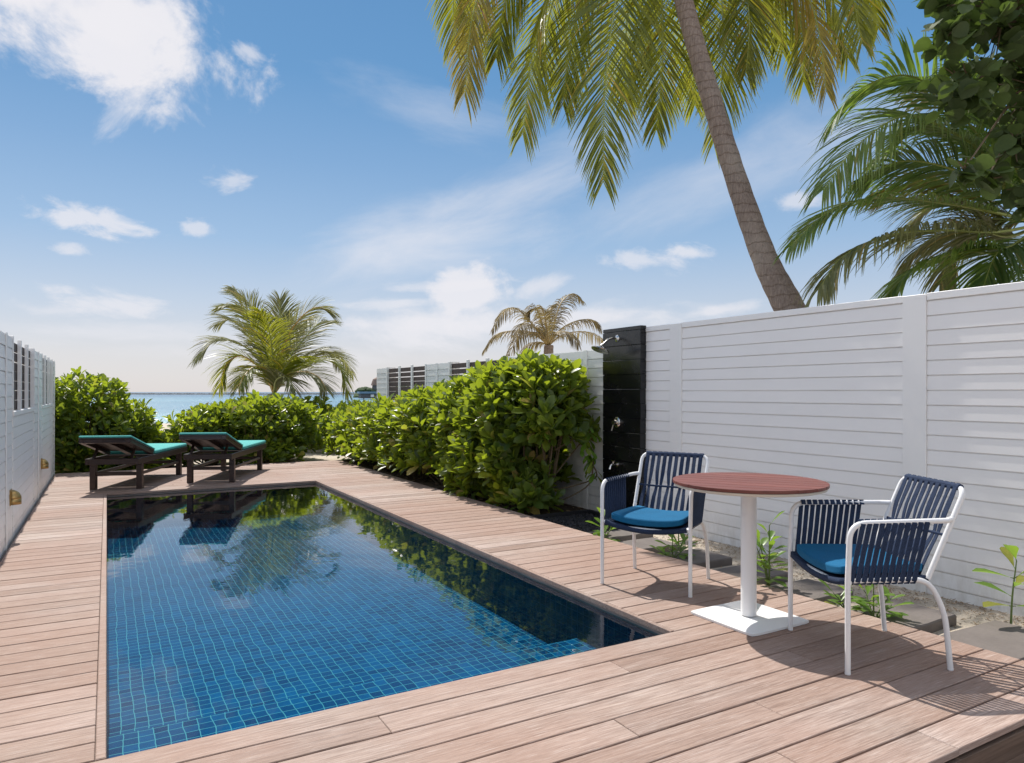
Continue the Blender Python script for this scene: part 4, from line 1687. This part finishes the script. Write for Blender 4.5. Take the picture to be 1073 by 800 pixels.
# dangling bare stems and drooping leaves beside the shower
vine = empty('creeping_shrub', (4.3, 6.2, GZ), label="thin arching stems with drooping leaves against the wall beside the shower", cat="creeper")
mb = MB()
for pts in ([(4.2, 6.45, 0.0), (4.36, 6.25, 0.12), (4.44, 6.08, 0.26), (4.42, 5.99, 0.50)],
            [(4.2, 6.45, 0.15), (4.4, 6.25, 0.22), (4.5, 6.05, 0.32), (4.42, 6.0, 0.46)],
            [(4.2, 6.42, 0.3), (4.38, 6.24, 0.62), (4.46, 6.1, 0.80)],
            [(4.12, 6.45, -0.08), (4.08, 6.3, 0.45), (4.16, 6.3, 0.95), (4.2, 6.35, 1.2)],
            [(4.16, 6.32, 0.62), (4.0, 6.15, 0.78), (3.9, 6.1, 0.8)],
            [(4.14, 6.3, 0.6), (4.3, 6.15, 0.74), (4.35, 6.1, 0.85)]):
    mb.tube(bez(pts, 12), 0.008, 6, cap=False)
o = mb.build('stem', M['stem'], vine, smooth=True, loc=(4.3, 6.2, GZ))
o.location = (0, 0, 0)
LV = Leaves('obovate')
for (cx_, cy_, cz_, nn_) in ((4.42, 6.0, 0.50, 9), (4.40, 6.03, 0.56, 8), (4.36, 6.06, 0.66, 9), (4.45, 6.1, 0.80, 9), (4.3, 6.08, 0.82, 8), (3.9, 6.1, 0.82, 9), (4.45, 6.02, 0.4, 6)):
    for q in range(nn_):
        a = random.uniform(0, 6.28)
        d = Vector((math.cos(a) * 0.6, math.sin(a) * 0.6, -0.55 + random.uniform(-0.3, 0.3)))
        L = random.uniform(0.10, 0.15)
        LV.add(Vector((cx_, cy_, cz_)) + Vector((random.gauss(0, 0.02), random.gauss(0, 0.02), random.gauss(0, 0.04))), d,
               Vector((math.cos(a) * 0.5, math.sin(a) * 0.5, 0.8)), L, L * 0.45, random.choice([0.4, 0.6, 0.8, 0.95]))
LV.build('foliage', M['sprout'], vine, (4.3, 6.2, GZ))


# ---- sprouts along the deck edge
def sprout(x, y, h, nl, label, spread=0.14, leaf=(0.09, 0.14), seed=0, z=GZ, lean=(0, 0), branches=2):
    random.seed(seed)
    base_ = (x, y, z)
    root = empty('sprout_plant', base_, label=label, cat="young plant", group="young plants growing beside the deck")
    mb = MB()
    LV = Leaves('obovate')
    for b in range(branches):
        a0 = random.uniform(0, 6.28)
        tx_, ty_ = x + lean[0] + math.cos(a0) * spread * 0.5 * (b > 0), y + lean[1] + math.sin(a0) * spread * 0.5 * (b > 0)
        hh = h * (1 if b == 0 else random.uniform(0.55, 0.8))
        P = bez([(x, y, z - 0.02), (x + (tx_ - x) * 0.3, y + (ty_ - y) * 0.3, z + hh * 0.5), (tx_, ty_, z + hh)], 9)
        mb.tube(P, [0.007 - 0.0005 * q for q in range(9)], 6, cap=False)
        for q in range(nl):
            t = 0.35 + 0.65 * (q + 1) / nl
            p = P[min(8, int(t * 8))]
            a = q * 2.4 + a0
            el = 0.15 + 0.8 * t ** 3 + random.uniform(-0.3, 0.15)
            d = Vector((math.cos(a) * math.cos(el), math.sin(a) * math.cos(el), math.sin(el)))
            nn = Vector((-math.cos(a) * math.sin(el), -math.sin(a) * math.sin(el), math.cos(el)))
            L = random.uniform(*leaf) * (1.1 - 0.3 * t)
            e = p + d * 0.02
            mb.tube([p, e], [0.003, 0.002], 4, cap=False)
            LV.add(e, d, nn, L, L * random.uniform(0.38, 0.5), random.uniform(0.1, 0.85) if random.random() > 0.06 else 0.99)
    mb.build('stem', M['greenstem'], root, smooth=True, loc=base_).location = (0, 0, 0)
    LV.build('foliage', M['sprout'], root, base_)
    return root


sprout(3.74, 4.93, 0.22, 7, "low sprout at the deck edge beside the shower tray", seed=3, branches=3, leaf=(0.12, 0.17))
sprout(3.73, 4.05, 0.20, 7, "low bushy sprout showing beneath the left armchair", seed=4, branches=4, spread=0.2, leaf=(0.11, 0.15))
sprout(3.95, 4.22, 0.30, 6, "taller sprout behind the left armchair's rear leg", seed=5, branches=2)
sprout(3.70, 3.12, 0.46, 9, "leafy sprout rising right behind the table's column", seed=6, branches=4, spread=0.16, leaf=(0.11, 0.16))
sprout(3.72, 2.42, 0.24, 7, "low sprout seen under the right armchair's seat", seed=8, branches=4, spread=0.18, leaf=(0.11, 0.16))
sprout(4.30, 2.00, 0.40, 9, "tall single stemmed sprout against the white wall at the right", seed=12, branches=1, leaf=(0.16, 0.22), lean=(0.0, -0.03))
sprout(3.78, 2.62, 0.16, 6, "small yellowish sprout between the two stones behind the right armchair", seed=15, branches=3)
random.seed(99)


# ================================================================== PALMS
def frond(name, pts, mat, rmat, parent, base_, leaflet=0.6, n=70, droop=0.55, width=0.032, rr=0.02, start=0.16, ang=(62, 28), roll=0.0, tintb=0.4, ragged=0.0, seg=5):
    P = bez(pts, n + 1)
    mb = MB()
    rads = [rr * (1 - 0.88 * (i / n)) for i in range(0, n + 1, 2)]
    mb.tube([p for p in P[::2]], rads, 5, cap=False)
    fr = mb.build(name, rmat, parent, smooth=True, loc=base_)
    fr.location = (0, 0, 0)
    V, F, TT = [], [], []
    k = 0
    down = Vector((0, 0, -1))
    for i in range(int(n * start), n + 1):
        t = i / n
        tan = (P[min(i + 1, n)] - P[max(i - 1, 0)]).normalized()
        side0 = tan.cross(Vector((0, 0, 1)))
        if side0.length < 0.25:
            side0 = side0 + RGT * 0.4
        side0.normalize()
        side0 = (Matrix.Rotation(roll, 3, tan) @ side0)
        lt = (t - start) / (1 - start)
        prof = min(1.0, 0.45 + lt * 2.2) * (1.0 - 0.62 * max(0, lt - 0.55) / 0.45)
        for s_ in (-1, 1):
            if random.random() < ragged:
                continue
            L = leaflet * prof * random.uniform(0.86, 1.08)
            a = R(ang[0] + (ang[1] - ang[0]) * lt + random.uniform(-6, 6))
            side = side0 * s_
            d = (tan * math.cos(a) + side * math.sin(a) + Vector((0, 0, 0.22 * (1 - lt)))).normalized()
            wv = tan - d * tan.dot(d)
            wv = (Matrix.Rotation(random.uniform(-0.6, 0.6) + s_ * 0.4, 3, d) @ wv).normalized()
            p = P[i].copy()
            dr = droop * random.uniform(0.75, 1.3)
            dirv = d.copy()
            step = L / (seg - 1)
            w0 = width * random.uniform(0.8, 1.1)
            tn = min(0.9, max(0, tintb + random.uniform(-0.3, 0.3)))
            if random.random() < 0.04:
                tn = 0.99
            wid = [0.55, 1.0, 0.9, 0.6, 0.08] if seg == 5 else [0.5, 1.0, 0.75, 0.08]
            for q in range(seg):
                ww = wv * (w0 * wid[q] / 2)
                V.append(tuple(p - ww))
                V.append(tuple(p + ww))
                TT.append(tn if q < seg - 1 else min(0.95, tn + 0.15))
                TT.append(TT[-1])
                dirv = (dirv + down * dr * (0.35 + 0.35 * q) / (seg - 1) * 2).normalized()
                p = p + dirv * step
                wv = (wv - dirv * wv.dot(dirv))
                if wv.length < 1e-4:
                    wv = side
                wv.normalize()
            for q in range(seg - 1):
                a_ = k + q * 2
                F.append((a_, a_ + 1, a_ + 3, a_ + 2))
            k += seg * 2
    lm = MB()
    lm.v = [np.array(V)]
    lm.f = F
    lm.t = [np.array(TT)]
    lo = lm.build('leaflets', mat, fr, smooth=True, loc=base_)
    lo.location = (0, 0, 0)
    return fr


def palm_trunk(parent, base_, pts, rads, name='trunk', seg=18):
    mb = MB()
    n = 60
    P = bez(pts, n)
    rr = np.interp(np.linspace(0, 1, n), np.linspace(0, 1, len(rads)), rads)
    rr = [float(r * (1 + 0.022 * math.sin(i * 2.2) + random.uniform(-0.008, 0.008))) for i, r in enumerate(rr)]
    mb.tube(P, rr, seg)
    o = mb.build(name, M['bark'], parent, smooth=True, loc=base_)
    o.location = (0, 0, 0)
    return o


# ---- big leaning coconut palm
TX = 6.0
tp = [at_x(826, 321, TX), at_x(800, 268, TX), at_x(768.5, 179, TX), at_x(741, 89, TX), at_x(716, 0, TX), at_x(697, -85, TX)]
b0 = tp[0] + (tp[0] - tp[1]).normalized() * 0.9
b1 = Vector((TX + 0.05, b0.y - 0.75, GZ - 0.05))
BP = (b1.x, b1.y, GZ)
cp = empty('coconut_palm', BP, label="big leaning coconut palm whose trunk rises behind the white wall", cat="palm tree")
palm_trunk(cp, BP, [b1, b0] + tp, [0.20, 0.16, 0.147, 0.128, 0.113, 0.110, 0.108, 0.115])
CR = tp[-1]
crown_d = (CR - EYE).dot(FWD)


def pf(pxs, d1, d0=None, start=None):
    """control points from photo spots, depth running from the crown's to d1"""
    st = CR if start is None else start
    dd0 = (st - EYE).dot(FWD)
    out = [st]
    for i, (a, b) in enumerate(pxs):
        t = (i + 1) / len(pxs)
        out.append(at(a, b, dd0 + (d1 - dd0) * t))
    return out


big = [
    # photo spots, end depth, material, leaflet, tint, droop
    ([(620, -125), (535, -75), (497, 10), (487, 100)], 8.0, 'palm_y', 0.62, 0.5, 0.7),
    ([(600, -150), (510, -110), (478, -30), (476, 45)], 8.8, 'palm', 0.62, 0.8, 0.7),
    ([(640, -110), (590, -40), (560, 50), (548, 140)], 8.4, 'palm', 0.66, 0.7, 0.6),
    ([(630, -120), (565, -70), (530, 0), (520, 60)], 9.4, 'palm', 0.66, 0.5, 0.6),
    ([(665, -80), (645, 0), (634, 95), (632, 190)], 8.2, 'palm', 0.66, 0.35, 0.55),
    ([(655, -90), (615, -20), (597, 50), (590, 110)], 9.6, 'palm', 0.62, 0.5, 0.55),
    ([(690, -60), (694, 10), (694, 70), (688, 135)], 9.6, 'palm', 0.60, 0.6, 0.5),
    ([(735, -90), (755, -10), (757, 70), (748, 150)], 9.4, 'palm', 0.62, 0.45, 0.55),
    ([(760, -120), (815, -60), (852, 10), (866, 95)], 8.2, 'palm_y', 0.55, 0.7, 0.7),
    ([(770, -130), (850, -100), (905, -40), (920, 30)], 8.8, 'palm', 0.62, 0.7, 0.7),
    ([(770, -115), (825, -70), (872, 0), (888, 60)], 9.6, 'palm', 0.60, 0.6, 0.65),
    ([(745, -105), (790, -55), (812, 0), (820, 55)], 10.2, 'palm', 0.60, 0.5, 0.6),
    ([(650, -150), (580, -150), (520, -110), (490, -60)], 10.5, 'palm', 0.62, 0.5, 0.6),
    ([(650, -105), (600, -50), (575, 20), (572, 75)], 10.2, 'palm', 0.6, 0.5, 0.6),
    ([(620, -140), (545, -95), (505, -25), (498, 45)], 10.4, 'palm_y', 0.6, 0.3, 0.6),
    ([(675, -85), (662, -20), (655, 50), (655, 105)], 10.2, 'palm', 0.6, 0.6, 0.5),
    ([(715, -80), (722, -15), (726, 60), (728, 110)], 10.6, 'palm', 0.6, 0.4, 0.5),
    ([(755, -110), (800, -50), (838, 20), (842, 85)], 9.0, 'palm', 0.6, 0.6, 0.6),
    ([(780, -120), (840, -85), (885, -30), (903, 45)], 8.2, 'palm', 0.6, 0.7, 0.6),
    ([(740, -95), (775, -40), (785, 20), (782, 75)], 9.0, 'palm', 0.6, 0.7, 0.6),
    ([(720, -160), (760, -230), (830, -260), (900, -240)], 9.8, 'palm', 0.6, 0.5, 0.5),
    ([(680, -170), (650, -260), (590, -310), (520, -300)], 9.8, 'palm', 0.6, 0.5, 0.5),
    ([(700, -170), (710, -270), (740, -330)], 11.2, 'palm', 0.6, 0.4, 0.4),
    ([(700, -150), (690, -180), (680, -190)], 11.5, 'palm', 0.6, 0.4, 0.5),
]
for pxs, d1, mk, lf, tb_, drp in big:
    frond('frond', pf(pxs, d1), M[mk], M['rachis'], cp, BP, leaflet=lf * 1.5, n=150, droop=drp * 0.6, width=0.021, rr=0.022, tintb=tb_, ang=(56, 26), roll=random.uniform(-0.5, 0.5))
mb = MB()
for _ in range(7):
    a = random.uniform(0, 6.28)
    c_ = CR + Vector((math.cos(a) * 0.16, math.sin(a) * 0.16, -0.12 + random.uniform(-0.06, 0.06)))
    mb.lathe([(0.0, -0.13), (0.06, -0.10), (0.092, 0.0), (0.07, 0.09), (0.0, 0.13)], tuple(c_), 10)
o = mb.build('coconuts', simple("green_coconut_husk", (0.16, 0.15, 0.04), 0.5), cp, smooth=True, loc=BP)
o.location = (0, 0, 0)

# ---- right palm, fronds fanning left over the wall
RB = at(1092, 235, 6.6)
rp_base = (RB.x + 0.1, RB.y - 0.05, GZ)
rp = empty('coconut_palm', rp_base, label="palm behind the wall at the right, its long fronds fanning leftwards", cat="palm tree")
palm_trunk(rp, rp_base, [Vector((RB.x + 0.1, RB.y - 0.05, GZ - 0.05)), Vector((RB.x + 0.05, RB.y, 1.3)), RB], [0.17, 0.13, 0.12])


def zf(pts):   # spots read in the enlarged crop of the top right
    return [(820 + a / 2.423, b / 2.423) for a, b in pts]


rfr = [
    ([(560, 440), (460, 300), (330, 195), (200, 225), (120, 320)], 6.2, 'palm_d', 0.5, 0.5, 0.5),
    ([(520, 400), (420, 330), (310, 295), (190, 370), (105, 480)], 5.9, 'palm_d', 0.6, 0.7, 0.7),
    ([(560, 500), (430, 430), (300, 410), (190, 460)], 6.6, 'palm_d', 0.5, 0.4, 0.7),
    ([(540, 540), (400, 515), (240, 503), (110, 545), (20, 625)], 6.1, 'palm_d', 0.5, 0.6, 0.5),
    ([(540, 590), (400, 585), (260, 600), (150, 655), (95, 730)], 5.8, 'palm_g', 0.55, 0.4, 0.75),
    ([(560, 540), (440, 470), (330, 465), (230, 500)], 7.4, 'palm_y', 0.45, 0.1, 0.5),
    ([(560, 640), (460, 640), (340, 680), (260, 760)], 6.4, 'palm_d', 0.5, 0.3, 0.6),
    ([(590, 480), (570, 330), (500, 200), (400, 130)], 7.2, 'palm_d', 0.5, 0.4, 0.45),
    ([(620, 480), (640, 300), (620, 150)], 7.0, 'palm_d', 0.5, 0.4, 0.4),
    ([(640, 500), (700, 350), (820, 280)], 6.6, 'palm_d', 0.5, 0.4, 0.4),
    ([(650, 560), (760, 520), (860, 620)], 6.4, 'palm_d', 0.5, 0.4, 0.5),
    ([(590, 560), (520, 560), (440, 620), (400, 720)], 7.4, 'palm_g', 0.5, 0.3, 0.6),
    ([(590, 620), (540, 650), (500, 760)], 6.2, 'palm_d', 0.45, 0.3, 0.6),
    ([(560, 600), (480, 520), (380, 520), (300, 600)], 7.8, 'palm_g', 0.5, 0.5, 0.6),
    ([(560, 470), (450, 360), (350, 330), (240, 400)], 6.8, 'palm_d', 0.5, 0.6, 0.6),
    ([(590, 420), (520, 270), (430, 200), (320, 215)], 6.4, 'palm_d', 0.5, 0.6, 0.5),
    ([(570, 600), (480, 580), (370, 610), (290, 700)], 7.0, 'palm_g', 0.5, 0.4, 0.7),
    ([(610, 640), (600, 700), (580, 800)], 6.0, 'palm_d', 0.5, 0.4, 0.6),
    ([(600, 450), (540, 370), (440, 260), (330, 240)], 7.9, 'palm_g', 0.5, 0.5, 0.5),
]
for pts, d1, mk, lf, tb_, drp in rfr:
    frond('frond', pf(zf(pts), d1, start=RB), M[mk], M['rachis'], rp, rp_base, leaflet=lf * 1.35, n=112, droop=drp * 0.8, width=0.021, rr=0.017, tintb=tb_, start=0.2, ang=(55, 24), roll=random.uniform(-0.5, 0.5))

# ---- young green palm on the beach
YP = 18.0
sb_ = at_y(287, 413, YP)
yb = (sb_.x, YP, GZ)
yp = empty('young_palm', yb, label="young green palm with orange leaf stalks behind the shrubs by the sea", cat="palm tree")
palm_trunk(yp, yb, [Vector((sb_.x, YP, GZ - 0.1)), Vector((sb_.x + 0.03, YP, 0.6)), sb_], [0.20, 0.16, 0.12])


def yf(pts, dY, sc=3.64, ox=180, oy=280, Y0=YP, st=None):
    out = [st]
    for i, (a, b) in enumerate(pts):
        t = (i + 1) / len(pts)
        out.append(at_y(ox + a / sc, oy + b / sc, Y0 + dY * t))
    return out


yfr = [
    ([(365, 330), (320, 210), (260, 150), (190, 150)], -0.8, 'palm_g', 'rachis'),
    ([(350, 300), (300, 150), (240, 85)], 0.9, 'palm_g', 'rachis'),
    ([(350, 370), (270, 300), (170, 280), (90, 350)], -0.5, 'palm_g', 'rachis'),
    ([(405, 330), (412, 220), (412, 125)], 0.2, 'palm_g', 'rachis'),
    ([(420, 330), (470, 220), (545, 155), (612, 172)], -0.6, 'palm_g', 'rachis_o'),
    ([(430, 370), (500, 280), (560, 215), (605, 205)], 0.8, 'palm_g', 'rachis'),
    ([(350, 400), (270, 340), (210, 370), (180, 460)], 0.7, 'palm', 'rachis_o'),
    ([(440, 400), (520, 330), (600, 325), (640, 375)], 0.9, 'palm_g', 'rachis'),
    ([(450, 410), (560, 355), (640, 385), (672, 480)], -0.7, 'palm', 'rachis'),
    ([(430, 420), (500, 400), (560, 420), (590, 470)], -1.2, 'palm_g', 'rachis_o'),
    ([(370, 400), (320, 380), (280, 410), (255, 460)], -1.3, 'palm', 'rachis_o'),
    ([(385, 340), (370, 240), (340, 170)], -1.4, 'palm', 'rachis'),
    ([(410, 350), (440, 260), (440, 190)], 1.3, 'palm', 'rachis'),
    ([(420, 400), (460, 350), (470, 340)], -1.7, 'palm', 'rachis'),
    ([(360, 360), (290, 250), (230, 200), (170, 220)], 1.3, 'palm_g', 'rachis'),
    ([(430, 340), (480, 240), (530, 190)], 1.5, 'palm_g', 'rachis'),
    ([(400, 430), (440, 420), (470, 470)], -1.6, 'palm_g', 'rachis'),
    ([(360, 420), (300, 400), (240, 440)], 1.4, 'palm_g', 'rachis'),
    ([(460, 400), (560, 330), (640, 340), (690, 410)], 1.6, 'palm_g', 'rachis'),
]
for pts, dY, mk, rk in yfr:
    frond('frond', yf(pts, dY, st=sb_), M[mk], M[rk], yp, yb, leaflet=0.86, n=84, droop=0.42, width=0.026, rr=0.030, tintb=0.45, ang=(52, 22), roll=random.uniform(-0.4, 0.4), seg=4, start=0.14)

# ---- dry brown palm beyond the wall
YB = 15.0
bb = at_y(575, 362, YB)
bbase = (bb.x, YB, GZ)
bp = empty('dry_palm', bbase, label="brown wilting palm standing beyond the lower wall, left of the shower", cat="palm tree")
palm_trunk(bp, bbase, [Vector((bb.x, YB, GZ - 0.1)), Vector((bb.x - 0.03, YB, 1.2)), bb], [0.17, 0.14, 0.12])
bfr = [
    ([(400, 340), (290, 240), (190, 280), (115, 410)], -0.4, 0.6),
    ([(420, 430), (260, 415), (130, 450), (50, 560)], 0.5, 0.4),
    ([(500, 380), (460, 260), (410, 250), (380, 300)], 0.4, 0.3),
    ([(590, 350), (640, 200), (730, 130), (805, 185)], 0.2, 0.2),
    ([(640, 400), (770, 335), (880, 335), (940, 395)], -0.4, 0.6),
    ([(640, 450), (770, 420), (890, 440), (975, 500)], 0.5, 0.7),
    ([(450, 430), (330, 450), (230, 600)], -0.7, 0.99),
    ([(480, 420), (390, 360), (330, 380), (300, 450)], -0.9, 0.99),
    ([(550, 380), (560, 240), (610, 200)], 0.8, 0.4),
    ([(600, 430), (700, 430), (770, 520)], -0.9, 0.4),
    ([(530, 400), (510, 290), (470, 220)], -0.8, 0.5),
    ([(470, 500), (400, 520), (340, 590)], 0.6, 0.99),
]
for pts, dY, tb_ in bfr:
    frond('frond', yf(pts, dY, 7.27, 500, 290, YB, bb), M['palm_b'], M['rachis_b'], bp, bbase, leaflet=0.50, n=74, droop=1.2, width=0.024, rr=0.026, tintb=tb_, ang=(60, 30), roll=random.uniform(-0.4, 0.4), seg=4, ragged=0.15)

# ---- round-leaved tree at the top right
HB = Vector((6.35, 2.55, GZ))
ht = empty('sea_hibiscus', tuple(HB), label="dark round-leaved tree overhanging the wall in the top right corner", cat="tree")
mb = MB()
top_ = at(1125, 40, 6.3)
mb.tube(bez([HB, Vector((6.4, 2.5, 1.5)), Vector((6.1, 2.4, 3.0)), top_], 16), [0.10 - 0.004 * i for i in range(16)], 10)
lobes = [  # photo spot, depth, radius m, leaves
    (1050, 20, 5.3, 0.42, 230), (1000, 30, 5.1, 0.20, 60), (1015, 90, 5.2, 0.26, 100), (1085, 90, 5.4, 0.38, 170), (1062, 150, 5.3, 0.20, 60),
    (1092, 190, 5.2, 0.22, 60), (1010, 178, 5.0, 0.09, 18), (1034, 188, 5.1, 0.10, 18), (1105, 250, 5.5, 0.16, 24), (1100, -30, 5.8, 0.6, 260), (1120, 120, 5.8, 0.5, 160),
    (1030, -40, 5.6, 0.4, 140), (1075, 210, 5.4, 0.10, 10), (990, 5, 5.2, 0.13, 22),
]
LV = Leaves('round')
for (px_, py_, dd, rad_, nl_) in lobes:
    c_ = at(px_, py_, dd)
    mb.tube(bez([top_, top_.lerp(c_, 0.5) + Vector((0, 0, 0.1)), c_], 8), [0.018 - 0.0018 * i for i in range(8)], 6, cap=False)
    for q in range(int(nl_ * 0.9)):
        v = Vector((random.gauss(0, 1), random.gauss(0, 1), random.gauss(0, 1))).normalized() * rad_ * random.random() ** 0.45
        p = c_ + v
        if q % 5 == 0:
            mb.tube([c_.lerp(p, 0.2), p], [0.008, 0.003], 4, cap=False)
        a = random.uniform(0, 6.28)
        d = Vector((math.cos(a), math.sin(a), random.uniform(-1.3, 0.1)))
        nn = Vector((random.gauss(0, 0.5), random.gauss(0, 0.5), 1.0))
        L = random.uniform(0.085, 0.14)
        LV.add(p, d, nn, L, L * random.uniform(0.95, 1.1), random.uniform(0, 0.85))
LV.build('foliage', M['hibiscus'], ht, tuple(HB))
o = mb.build('trunk', M['stem'], ht, smooth=True, loc=tuple(HB))
o.location = (0, 0, 0)


# ================================================================== FAR AWAY, ACROSS THE WATER
def mound(name, x, y, rx, ry, h, mat):
    mb = MB()
    V, F = [], []
    n, m_ = 36, 8
    for j in range(m_ + 1):
        t = j / m_
        for i in range(n):
            a = 2 * math.pi * i / n
            r = math.cos(t * math.pi / 2) ** 0.6 if j < m_ else 0.02
            V.append((x + rx * r * math.cos(a), y + ry * r * math.sin(a),
                      SEA_Z + h * math.sin(t * math.pi / 2) * (0.8 + 0.2 * math.sin(i * 1.3) * math.cos(i * 0.7 + j)) + random.uniform(-0.05, 0.05) * h))
    for j in range(m_):
        for i in range(n):
            a, b = j * n + i, j * n + (i + 1) % n
            F.append((a, b, b + n, a + n))
    mb.add(V, F)
    return mb.build(name, mat)


isl = at_z(405, 418.6, SEA_Z)
ip = at(410, 411, 235)
tag(mound('island', ip.x, ip.y, 13, 6, 3.6, M['island']), kind='structure')
# scrub trees on the island
mb = MB()
for _ in range(160):
    a = random.uniform(0, 6.28)
    q = math.sqrt(random.random())
    c_ = (ip.x + 12.2 * q * math.cos(a), ip.y + 5 * q * math.sin(a), SEA_Z + 2.2 + 1.8 * (1 - q) + random.uniform(-0.4, 0.4))
    rr_ = random.uniform(0.5, 1.1)
    mb.lathe([(0.05, -rr_ * 0.6), (rr_ * 0.9, -rr_ * 0.3), (rr_, 0.1), (rr_ * 0.6, rr_ * 0.5), (0.05, rr_ * 0.7)], c_, 7)
tag(mb.build('scrub_treeline', M['island']), "low green scrub covering the small island on the horizon", "treeline", kind='stuff')
# overwater building in front of the island
bp_ = at(392, 411, 180)
ow = empty('overwater_building', (bp_.x, bp_.y, SEA_Z), rz=-R(12), label="low grey overwater building with flat blue roof beside the far island", cat="building")
mb = MB()
mb.box(-3.6, 12, -3, 3, 0.25, 1.45)
mb.build('wall', M['jetty'], ow)
mb = MB()
mb.box(-4.0, 12.4, -3.4, 3.4, 1.451, 1.95)
mb.build('roof', M['blue_roof'], ow)
for xq in (-3, 0, 3, 6, 9):
    mb = MB()
    mb.box(xq, xq + 0.25, -2.8, -2.55, -1.5, 0.249)
    mb.build('stilt', M['jetty'], ow)
for xq in (-1.2, 3.4, 8):
    mb = MB()
    mb.box(xq, xq + 0.8, -3.03, -2.999, 0.6, 1.2)
    mb.build('window', M['frame'], ow)
# thatched pointed roof above the island
th_ = at(394.5, 411, 230)
hut = empty('thatched_tower', (th_.x, th_.y, SEA_Z), label="small brown pointed roof above the far island beside the wall's end", cat="hut")
mb = MB()
mb.lathe([(1.5, 2.0), (1.4, 4.0)], (0, 0, 0), 10)
mb.build('wall', M['jetty'], hut)
mb = MB()
mb.lathe([(1.9, 4.0), (1.5, 5.2), (1.2, 6.0), (0.1, 6.6)], (0, 0, 0), 10)
mb.build('roof', M['thatch'], hut)
# breakwater line near the horizon with surf in front
mb = MB()
for i in range(420):
    px_ = 60 + i * (340 / 420)
    p = at(px_, 411, 520 + 15 * math.sin(i * 0.02))
    r_ = random.uniform(0.7, 1.3)
    mb.lathe([(r_ * 1.2, -0.5), (r_, 0.4), (r_ * 0.4, 0.85 * r_)], (p.x, p.y, SEA_Z), 6)
tag(mb.build('breakwater', M['rock']), "long low dark rock breakwater lying just below the horizon", "breakwater")
mb = MB()
for i in range(300):
    px_ = 60 + i * (330 / 300)
    p = at(px_, 411, 430 + 8 * math.sin(i * 0.13))
    mb.box(p.x - 1.6, p.x + 1.6, p.y - 0.8, p.y + 0.8, SEA_Z + 0.004, SEA_Z + random.uniform(0.05, 0.18))
tag(mb.build('surf', M['foam']), "thin white line of surf in front of the breakwater", "surf", kind='stuff')
